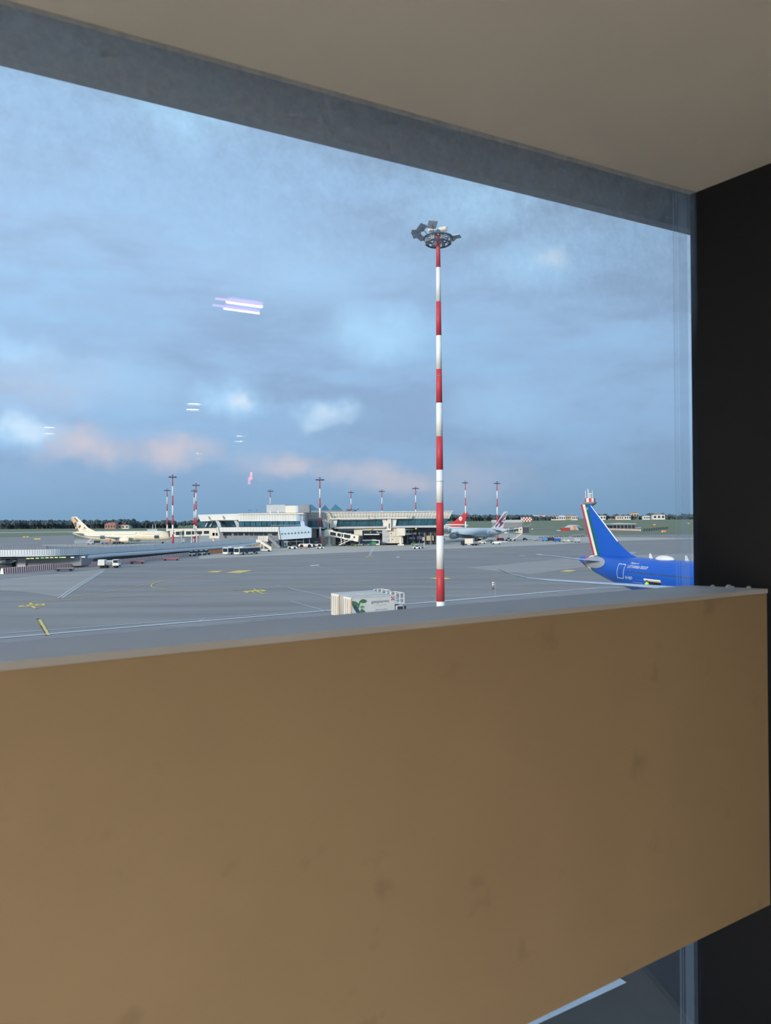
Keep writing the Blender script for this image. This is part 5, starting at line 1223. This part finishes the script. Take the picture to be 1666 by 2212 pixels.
# worker and loader at the blue aircraft's hold
hdB = Vector((.34, -.94)).normalized(); rB = Vector((hdB.y, -hdB.x)) ; rB = rB if rB.x < 0 else -rB
def blue_at(s, l): p = Vector((34.2, 130.0)) + hdB * s + rB * l; return p
q = blue_at(21.0, 5.6)
t = thing('high_loader', 'grey scissor loader at the hold of the blue aircraft', 'loader', (q.x, q.y, 0), math.atan2(hdB.y, hdB.x)); lbox(t, 'chassis', 'dull_grey', -1, 5, -1.4, 1.4, .4, 1.0); wheels(t, (0, 4), 1.2, .42); lbox(t, 'platform', 'dull_grey', -1, 5, -1.5, 1.5, 2.95, 3.15)
b = MB(); b.beam((-.5, -1.2, 1.0), (4.5, -1.2, 2.9), .2, .2); b.beam((-.5, -1.2, 2.9), (4.5, -1.2, 1.0), .2, .2); b.build('scissor', 'dark_grey', t, False, True)
q = blue_at(23.6, 5.2)
def person(label, loc, rz):
    t = thing('person', label, 'person', loc, rz)
    me = bpy.data.meshes.new('body')
    J = [(0, 0, .95), (0, 0, 1.2), (.02, 0, 1.45), (.03, 0, 1.55), (.05, 0, 1.68), (.06, 0, 1.78), (0, .2, 1.43), (.06, .27, 1.16), (.22, .24, .98), (0, -.2, 1.43), (.10, -.28, 1.18), (.30, -.24, 1.10),
         (0, .1, .9), (.05, .11, .5), (0, .12, .08), (.14, .13, .04), (0, -.1, .9), (-.04, -.12, .5), (-.1, -.12, .08), (.04, -.13, .04)]
    Ed = [(0, 1), (1, 2), (2, 3), (3, 4), (4, 5), (2, 6), (6, 7), (7, 8), (2, 9), (9, 10), (10, 11), (0, 12), (12, 13), (13, 14), (14, 15), (0, 16), (16, 17), (17, 18), (18, 19)]
    Rd = [.16, .17, .17, .07, .11, .07, .08, .06, .045, .08, .06, .045, .10, .075, .055, .05, .10, .075, .055, .05]
    me.from_pydata(J, Ed, []); me.materials.append(MATS['hivis']); me.materials.append(MATS['dark_grey']); me.materials.append(MATS['skin'])
    o = bpy.data.objects.new('body', me); C.objects.link(o)
    sm = o.modifiers.new('skin', 'SKIN'); ss = o.modifiers.new('sub', 'SUBSURF'); ss.levels = 1; ss.render_levels = 1
    for i, v in enumerate(me.skin_vertices[0].data): v.radius = (Rd[i], Rd[i]); v.use_root = (i == 0)
    dg = bpy.context.evaluated_depsgraph_get(); nm = bpy.data.meshes.new_from_object(o.evaluated_get(dg)); bpy.data.objects.remove(o)
    nm.materials.clear()
    for m in ('hivis', 'dark_grey', 'skin'): nm.materials.append(MATS[m])
    for p in nm.polygons:
        z = p.center.z; r = math.hypot(p.center.x, p.center.y); p.use_smooth = True
        p.material_index = 2 if z > 1.56 or (z < 1.2 and r > .3) else (1 if z < .82 else 0)
    o = bpy.data.objects.new('body', nm); C.objects.link(o); o.parent = t
    b = MB(); b.loft([[(.05 + r * math.cos(k * PI / 5), r * math.sin(k * PI / 5), z) for k in range(10)] for r, z in ((.125, 1.70), (.13, 1.76), (.10, 1.84), (.03, 1.87))]); b.build('cap', 'black', t, True, True)
person('worker in a yellow green safety vest at the hold of the blue aircraft', (q.x, q.y, 3.15), math.atan2(hdB.y, hdB.x) + 2.5)

# short lamp post with two floodlights before the blue aircraft
p = G(1070, 1292)
t = thing('lamp_post', 'short grey post with two white floodlight heads near the striped mast', 'lamp post', (p.x, p.y, 0)); k_ = p.y / FPX
b = MB(); b.tube([(0, 0, 0), (0, 0, 36 * k_)], .05, 8); b.build('pole', 'steel', t, False, True)
for z, m, s in ((33, 'white', 1), (28.5, 'white', 1), (21, 'dark_grey', .6)):
    b = MB(); b.loft([[(-(1.2 + dx) * k_ * 2.2, r * math.cos(a), z * k_ + r * math.sin(a)) for a in [i * PI / 5 for i in range(10)]] for dx, r in ((-.6, .05), (0, .17 * s), (1.2, .2 * s), (1.7, .06))]); b.build('floodlight', m, t, True, True)
b = MB(); b.beam((0, 0, 31 * k_), (-.28, 0, 31 * k_), .05, .05); b.beam((0, 0, 21 * k_), (-.6, 0, 18 * k_), .04, .04); b.build('bracket', 'dark_grey', t, False, True)

# ------------------------------------------------------------------ red and white barriers
bb = MB(); bb.loft([[(x, y, z) for y, z in ((-.35, 0), (.35, 0), (.14, .95), (-.14, .95))] for x in (0, 2.0)]); BM = bb.mesh('block', 'mast_white')
sb = MB()
for x in (.1, 1.1):
    sb.add([(x, -.365, .02), (x + .5, -.365, .02), (x + .85, -.155, .95), (x + .35, -.155, .95)], [(0, 1, 2, 3)])
SM = sb.mesh('stripe', 'barrier_red')
def barrier_row(a, b_, n, group, where, sc_=1.0):
    a, b_ = G(*a), G(*b_); d = (b_ - a); rz = math.atan2(d.y, d.x)
    for k in range(n):
        p = a + d * (k / n)
        t = thing('road_barrier', where, 'barrier', (p.x, p.y, 0), rz, group)
        f = d.length / n / 2.0 * .96; t.scale = (f, sc_, sc_)
        inst('block', BM, t); inst('stripe', SM, t)
barrier_row((4, 1240), (115, 1229), 12, 'near barriers by the ramp foot', 'red and white striped concrete barrier left of the equipment truck', 1.6)
barrier_row((115, 1229), (212, 1221.5), 14, 'near barriers by the ramp foot', 'red and white striped concrete barrier left of the equipment truck', 1.35)
barrier_row((256, 1216), (410, 1199), 34, 'barriers along the ramp', 'red and white striped concrete barrier right of the equipment truck', 1.2)
barrier_row((1150, 1144), (1203, 1141.5), 14, 'barriers at the far apron edge', 'red and white striped barrier left of the red shed', 1.6)
barrier_row((1304, 1144.5), (1384, 1147), 18, 'barriers before the far canopy', 'red and white striped barrier below the far flat canopy', 2.0)
barrier_row((1040, 1146), (1078, 1143.5), 8, 'barriers behind the maroon tail', 'red and white striped barrier behind the maroon tail', 1.8)
for x, y, w, lab in ((120, 1234, 6, 'dark flat trailer lying before the left barriers'), (352, 1211, 7, 'red flat trailer before the barriers'), (280, 1218, 6, 'orange flat trailer right of the equipment truck')):
    t = vehicle('trailer', lab, 'trailer', x, y, (1, .25)); lbox(t, 'bed', 'dark_grey' if x == 120 else 'barrier_red', 0, w * .8, -.9, .9, .35, .6); wheels(t, (.8, w * .8 - .8), .8, .3, .2); lbox(t, 'rail', 'dull_grey', .2, w * .8 - .2, .7, .8, .6, .9)
for k in range(4):
    t = vehicle('service_tractor', 'white and dark tractor parked at the end of the barriers, %s of four' % ('first', 'second', 'third', 'last')[k], 'tractor', 408 + k * 11, 1201.2 - k * .9, (1, .3), 'tractors by the orange fence'); lbox(t, 'body', 'dull_grey' if k % 2 else 'white', 0, 2.4, -.8, .8, .4, 1.1); lbox(t, 'cabin', 'glass_dark', .3, 1.3, -.7, .7, 1.1, 1.9); lbox(t, 'cabin_roof', 'white', .2, 1.4, -.75, .75, 1.9, 2.0); wheels(t, (.5, 1.9), .75, .38, .25)
a, b_ = G(450, 1197), G(482, 1194.5)
t = thing('site_fence', 'orange site fence left of the parked buses', 'fence', tuple(a))
for k in range(4):
    b = MB(); p, q = a.lerp(b_, k / 4 + .005), a.lerp(b_, (k + 1) / 4 - .005); b.extrude([p, q, q + Vector((0, 0, 1.7)), p + Vector((0, 0, 1.7))], (0, .08, 0)); b.build('panel', 'orange', t)

# ------------------------------------------------------------------ far side of the field
def checker(name, rows, cols, x0, x1, y0, y1, Y, par, d=.1):
    for i in range(cols):
        for k in range(rows):
            xa, xb = x0 + (x1 - x0) * i / cols, x0 + (x1 - x0) * (i + 1) / cols; ya, yb_ = y0 + (y1 - y0) * k / rows, y0 + (y1 - y0) * (k + 1) / rows
            b = MB(); b.pbox(xa, xb, ya, yb_, Y, d); b.build('check_panel', 'barrier_red' if (i + k) % 2 == 0 else 'mast_white', par)
q = G(1138, 1139); Y = q.y
t = thing('marker_hut', 'red and white chequered hut on legs beyond the maroon tail', 'hut', (q.x, q.y, 0))
b = MB(); b.pbox(1127.5, 1149.5, 1117.4, 1126.8, Y + .2, 8); b.build('hut_body', 'mast_white', t); checker('c', 3, 7, 1127.5, 1149.5, 1117.2, 1127, Y, t)
for x in (1130, 1146): b = MB(); b.pbox(x, x + 1, 1126.8, 1139, Y + 1, .8); b.build('leg', 'dull_grey', t)
q = G(1096, 1140); t = thing('low_shed', 'long low pale shed left of the chequered hut', 'shed', (q.x, q.y, 0))
b = MB(); b.pbox(1064, 1129, 1123, 1129, q.y, 12); b.build('upper_wall', 'grey_clad', t); b = MB(); b.pbox(1065, 1128, 1129, 1140, q.y + .8, 10); b.build('base_wall', 'dull_grey', t)
# radar tower
YR = 900; c = P(1275, 1085, YR); k_ = YR / FPX
t = thing('radar_tower', 'red and white radar tower with rods rising behind the blue tail', 'tower', (c.x, YR, 0)); zz = lambda y: P(1275, y, YR).z
b = MB()
for sx in (-1, 1):
    for sy in (-1, 1): b.beam((c.x + sx * 3.2, YR + sy * 3.2, 0), (c.x + sx * 1.6, YR + sy * 1.6, zz(1094)), .5, .5)
for i in range(9):
    z0, z1 = zz(1094) * i / 9, zz(1094) * (i + 1) / 9; w0, w1 = 3.2 - 1.6 * i / 9, 3.2 - 1.6 * (i + 1) / 9
    for sy in (-1, 1): b.beam((c.x - w0, YR + sy * w0, z0), (c.x + w1, YR + sy * w1, z1), .3, .3); b.beam((c.x + w0, YR + sy * w0, z0), (c.x - w1, YR + sy * w1, z1), .3, .3)
b.build('lattice_stem', 'dull_grey', t)
for i in range(4):
    b = MB(); b.tube([(c.x, YR, zz(1112) + i * 4.0), (c.x, YR, zz(1112) + i * 4.0 + 2.0)], 1.5, 10); b.build('stem_band', ('barrier_red', 'mast_white')[i % 2], t)
b = MB(); n = 20; b.loft([[(c.x + r * k_ * math.cos(2 * PI * i / n), YR + r * k_ * math.sin(2 * PI * i / n), zz(y)) for i in range(n)] for r, y in ((3.5, 1096), (6, 1093), (12, 1089), (13.5, 1087), (13.5, 1084.5), (10.8, 1084.5))]); b.build('flared_deck', 'dull_grey', t)
for i in range(12):
    a0, a1 = 2 * PI * i / 12, 2 * PI * (i + 1) / 12; r = 11 * k_
    for kk, (ya, yb_) in enumerate(((1076.5, 1084.5),)):
        b = MB(); b.extrude([(c.x + r * math.cos(a0), YR + r * math.sin(a0), zz(yb_)), (c.x + r * math.cos(a1), YR + r * math.sin(a1), zz(yb_)), (c.x + r * math.cos(a1), YR + r * math.sin(a1), zz(ya)), (c.x + r * math.cos(a0), YR + r * math.sin(a0), zz(ya))], (-.6 * math.cos((a0 + a1) / 2), -.6 * math.sin((a0 + a1) / 2), 0)); b.build('drum_panel', ('mast_red', 'mast_white')[(i + kk) % 2], t)
b = MB(); b.tube([(c.x, YR, zz(1084)), (c.x, YR, zz(1077.5))], 10.5 * k_, 20); b.build('drum_core', 'dull_grey', t)
b = MB(); b.tube([(c.x, YR, zz(1076.5)), (c.x, YR, zz(1067))], 4.0 * k_, 10, True, 2.6 * k_); b.build('upper_drum', 'grey_clad', t)
b = MB(); b.beam((c.x - 3.4 * k_, YR, zz(1066)), (c.x + 3.4 * k_, YR, zz(1066)), .6, 1.0); b.build('radar_bar', 'white', t)
for dx, y in ((-10, 1059.5), (-5, 1055.5), (-4, 1058), (4.8, 1059)):
    b = MB(); b.tube([(c.x + dx * k_, YR - 1, zz(1076)), (c.x + dx * k_, YR - 1, zz(y))], .35, 6); b.build('antenna_rod', 'white', t)
# arched shelter, red shed, canopy, blast fence
q = G(1240, 1145); Y = q.y
t = thing('arched_shelter', 'grey arched shelter with an orange mouth left of the blue tail', 'shelter', (q.x, Y, 0)); b = MB()
prof = [(1219, 1145), (1221, 1138), (1228, 1134), (1238, 1133.6), (1246, 1136.5), (1251, 1145)]
b.extrude([P(x, y, Y) for x, y in prof], (9, 18, 0)); b.build('vault', 'grey_clad', t)
b = MB(); b.px([(1239, 1144.5), (1239, 1136), (1244.5, 1136.6), (1245, 1144)], Y - .4, .5); b.build('mouth', 'orange', t)
b = MB(); b.px([(1246, 1145), (1246, 1137.5), (1252, 1140.5), (1262, 1143), (1262, 1145)], Y + 1, 16); b.build('side_vault', 'dark_grey', t)
q = G(1222, 1147); b = MB(); b.pbox(1214, 1232, 1140, 1147.1, q.y, 6); t = thing('red_shed', 'low dark red shed before the arched shelter', 'shed', (q.x, q.y, 0)); b.build('walls', 'barrier_red', t); b = MB(); b.pbox(1213.6, 1232.4, 1139.6, 1140.4, q.y - .2, 6.4); b.build('roof', 'dull_grey', t)
q = G(1340, 1141.5); Y = q.y
t = thing('flat_canopy', 'flat pale canopy on posts behind the blue tail', 'canopy', (q.x, Y, 0)); b = MB(); b.px([(1305, 1131.4), (1340, 1129.6), (1375, 1130.6), (1375, 1132), (1305, 1132.8)], Y, 14); b.build('roof', 'grey_clad', t)
for x in range(1308, 1374, 8): b = MB(); b.pbox(x, x + .9, 1132, 1141.8, Y + .5, .5); b.build('post', 'dull_grey', t)
b = MB(); b.pbox(1307, 1374, 1135, 1141.8, Y + 8, 1); b.build('back_wall', 'dark_grey', t)
car('grey van parked at the right end of the flat canopy', 1374, 1141.5, (1, 0), 'grey_clad', 'van', 1.4)
a, b_ = G(1388, 1148), G(1443, 1142.5)
t = thing('blast_fence', 'leaning grey slatted blast fence right of the blue tail', 'fence', tuple(a))
for k in range(11):
    p = a.lerp(b_, k / 11); q2 = a.lerp(b_, (k + .8) / 11); b = MB(); b.extrude([p, q2, q2 + Vector((2.0, 2.0, 3.2)), p + Vector((2.0, 2.0, 3.2))], (0, .3, 0)); b.build('slat', 'dull_grey', t)
    b = MB(); b.extrude([p + Vector((1.6, 1.4, 2.6)), q2 + Vector((1.6, 1.4, 2.6)), q2 + Vector((2.1, 1.9, 3.4)), p + Vector((2.1, 1.9, 3.4))], (0, .2, 0)); b.build('slat_tip', 'paint_yellow', t)
for x, y, m, lab in ((1436, 1149.6, 'orange', 'small orange unit on the grass right of the blast fence'), (330, 1147.5, 'grey_clad', 'low grey hut with two thin chimneys behind the cream aircraft')):
    q = G(x, y); t = thing('field_hut', lab, 'hut', (q.x, q.y, 0)); b = MB(); w_ = 4 if x > 1000 else 12; b.pbox(x - w_, x + w_ * .8, y - 4.5, y, q.y, 3); b.build('walls', m, t)
    if x < 1000:
        for xx in (330, 336): b = MB(); b.tube([P(xx, 1146, q.y + 1), P(xx, 1133, q.y + 1)], .5, 8); b.build('chimney', 'grey_clad', t)
    else: b = MB(); b.pbox(x - 6, x - 4.2, y - 2.5, y, q.y, 1); b.build('tow_bar', 'white', t)
for x, y, w_, lab in ((52, 1160, 2.6, 'yellow taxiway sign, left of a pair near the left edge'), (59.5, 1159.8, 2.6, 'yellow taxiway sign, right of a pair near the left edge'), (81, 1164.5, 7, 'long yellow taxiway sign before the left field'), (1488, 1131, 2.4, 'yellow taxiway sign at the far right of the field'), (1414, 1133.6, 2.6, 'yellow field car sized sign left of the black wall'), (1253, 1127.5, 2, 'yellow sign just left of the blue tail'), (1215, 1129, 2.2, 'yellow sign on the grass left of the radar tower')):
    q = G(x, y + 1.4); b = MB(); b.pbox(x - w_, x + w_, y - 1.3, y + .8, q.y, .4); t = thing('taxiway_sign', lab, 'sign', (q.x, q.y, 0), 0, 'yellow taxiway signs'); b.build('board', 'yellow', t); b = MB()
    for xx in (x - w_ * .6, x + w_ * .6): b.pbox(xx - .3, xx + .3, y + .8, y + 1.4, q.y, .2)
    b.build('feet', 'dull_grey', t)
# houses
def house(label, x0, x1, yt, ye, yb, Y, mw='cream', mr='roof_tile', d=10, wins=3, group=None, zoff=0):
    l, r = P(x0, yb, Y), P(x1, yb, Y); zb = zoff; ze = P((x0 + x1) / 2, ye, Y).z; zt_ = P((x0 + x1) / 2, yt, Y).z
    t = thing('house', label, 'house', ((l.x + r.x) / 2, Y, zb), 0, group)
    b = MB(); b.box(l.x, r.x, Y, Y + d, zb, ze); b.build('walls', mw, t)
    o_ = (r.x - l.x) * .04; m_ = (r.x - l.x) * .25
    b = MB(); b.add([(l.x - o_, Y - .6, ze), (r.x + o_, Y - .6, ze), (r.x + o_, Y + d + .6, ze), (l.x - o_, Y + d + .6, ze), (l.x + m_, Y + d / 2, zt_), (r.x - m_, Y + d / 2, zt_)], [(0, 1, 5, 4), (1, 2, 5), (2, 3, 4, 5), (3, 0, 4), (3, 2, 1, 0)]); b.build('roof', mr, t)
    for i in range(wins):
        f = (i + .5) / wins; cx = l.x + (r.x - l.x) * f; w_ = (r.x - l.x) / wins * .3; b = MB(); b.box(cx - w_, cx + w_, Y - .15, Y + .1, zb + (ze - zb) * .3, zb + (ze - zb) * .8); b.build('window', 'dark_grey', t)
    return t
house('rose brick house with a tiled roof behind the cream aircraft', 226, 250, 1128.5, 1133, 1142.5, 1250, 'wall_rose', 'roof_tile', 14, 4)
house('low cream house with three dark windows right of the brick house', 254.5, 278, 1133, 1135, 1142, 1260, 'cream', 'roof_tile', 10, 3)
rnd = random.Random(11)
HL = ['pale house on the rise, %s house from the left in the far town' % n for n in ('first', 'second', 'third', 'fourth', 'fifth', 'sixth', 'seventh', 'eighth', 'ninth', 'tenth', 'eleventh', 'twelfth', 'thirteenth', 'fourteenth')]
for i, (x, w_, yt, yb) in enumerate(((1156, 14, 1112.4, 1116), (1172, 12, 1112, 1116.5), (1186, 11, 1112.6, 1117.5), (1200, 16, 1114, 1119.5), (1215, 14, 1113, 1119), (1229, 12, 1112, 1118), (1242, 12, 1113, 1118), (1300, 18, 1113, 1117), (1322, 16, 1115, 1119), (1340, 14, 1113.5, 1118), (1356, 14, 1113.4, 1117), (1372, 16, 1106.5, 1111), (1398, 14, 1113.6, 1117), (1424, 26, 1110.2, 1115.5))):
    Y = 2450 + (i % 3) * 60; gz = 6.2
    house(HL[i], x - w_ / 2, x + w_ / 2, yt, yt + (yb - yt) * .35, yb, Y, ('cream', 'white', 'tan_print')[i % 3] if i < 12 else 'white', 'roof_tile' if i % 4 else 'grey_clad', 16, 3, 'houses of the far town', gz)
# trees: crowns of many leaf clumps on trunks
def crown_mesh(seed, m, wide=1.0):
    r_ = random.Random(seed); b = MB()
    for k in range(26):
        a = r_.uniform(0, 2 * PI); q = r_.random() ** .5; cx, cy = math.cos(a) * q * .42 * wide, math.sin(a) * q * .42 * wide; cz = .58 + r_.uniform(-.26, .22) * (1.15 - q) + (.06 if q < .5 else -.06); rr = r_.uniform(.10, .18)
        n = 7; b.loft([[(cx + rr * s * math.cos(2 * PI * i / n + k) * r_.uniform(.85, 1.15), cy + rr * s * math.sin(2 * PI * i / n + k) * r_.uniform(.85, 1.15), cz + rr * z) for i in range(n)] for s, z in ((.45, -.8), (.95, -.25), (.9, .3), (.4, .8))])
    return b.mesh('crown', m)
CR = [crown_mesh(3, 'tree', 1.15), crown_mesh(5, 'tree_b', 1.0), crown_mesh(8, 'tree', 1.3)]
tb = MB(); tb.tube([(0, 0, 0), (.01, 0, .3), (0, .01, .62)], .03, 6, True, .015); TR = tb.mesh('trunk', 'trunk')
def tree(px, ytop, Y, label, group, gz=0.0, k=0, wide=1.0):
    p = P(px, ytop, Y); h = (p.z - gz)
    t = thing('pine_tree', label, 'tree', (p.x, Y, gz), rnd.uniform(0, 6), group); t.scale = (h * wide, h * wide, h / .92)
    inst('crown', CR[k], t); inst('trunk', TR, t)
lab = 'dark umbrella pine in the wood line behind the cream aircraft'
x = -30
while x < 462:
    gap = 372 < x < 430
    top = 1122 - rnd.uniform(-.5, 1.2)
    if 255 < x < 290: top = 1119.5
    elif 290 <= x < 345: top = 1124.5 + rnd.uniform(-1.5, 1)
    elif gap: top = 1126.5 - max(0, (x - 385)) * .14 + rnd.uniform(-.5, .8)
    elif 430 <= x: top = 1120.5
    tree(x, top, 1340 + rnd.uniform(-25, 25), lab, 'wood line on the left', 0, rnd.choice((0, 0, 1, 2)), rnd.uniform(.85, 1.1)); x += rnd.uniform(5.5, 8.5)
lab = 'dark umbrella pine in the wood line behind the red and maroon tails'
x = 955
while x < 1200:
    top = 1110.5 + (x - 955) * .004 + rnd.uniform(-1.2, .8) + (3 if x > 1150 else 0)
    tree(x, top, 2380 + rnd.uniform(-30, 30), lab, 'wood line in the middle', 5.9, rnd.choice((0, 0, 1, 2)), rnd.uniform(.85, 1.1)); x += rnd.uniform(4.5, 7)
lab = 'grey green tree between the houses of the far town'
x = 1285
while x < 1520:
    top = 1110.5 + rnd.uniform(-3, 3.5) - (1.5 if x > 1380 else 0)
    tree(x, top, 2560 + rnd.uniform(-30, 30), lab, 'trees of the far town', 6.4, rnd.choice((1, 1, 0, 2)), rnd.uniform(.8, 1.15)); x += rnd.uniform(5, 9)
x = 1150
while x < 1255:
    tree(x, 1114 + rnd.uniform(-2.0, 2.0), 2600, lab, 'trees of the far town', 6.5, 1, 1.0); x += rnd.uniform(7, 12)
# undergrowth that closes the wood lines
def thicket(x0, x1, top, Y, gz, label, m='tree', n=160):
    b = MB(); r_ = random.Random(int(x0) + 5)
    for k in range(n):
        x = r_.uniform(x0, x1); p = P(x, 1120, Y); h = (P(x, top(x), Y).z - gz) * r_.uniform(.7, 1.0); q = r_.uniform(-24, 10); w_ = h * r_.uniform(.35, .6)
        b.loft([[(p.x + w_ * s * math.cos(2 * PI * i / 7 + k), Y + 26 + q + w_ * s * math.sin(2 * PI * i / 7 + k), gz + h * z) for i in range(7)] for s, z in ((.8, 0), (1, .4), (.8, .75), (.3, 1))])
    o = b.build('woodland_thicket', m); tag(o, label, 'woodland', kind='stuff')
thicket(-40, 375, lambda x: 1124 if not 290 < x < 345 else 1127, 1340, 0, 'dense dark undergrowth below the left wood line')
thicket(425, 470, lambda x: 1123, 1340, 0, 'dense dark undergrowth beside the terminal roof end', n=30)
thicket(955, 1195, lambda x: 1112.5 + (2.5 if x > 1150 else 0), 2380, 5.9, 'dense dark undergrowth below the middle wood line')
thicket(1290, 1520, lambda x: 1113.5, 2570, 6.4, 'grey green undergrowth of the far town', 'tree_b', 120)
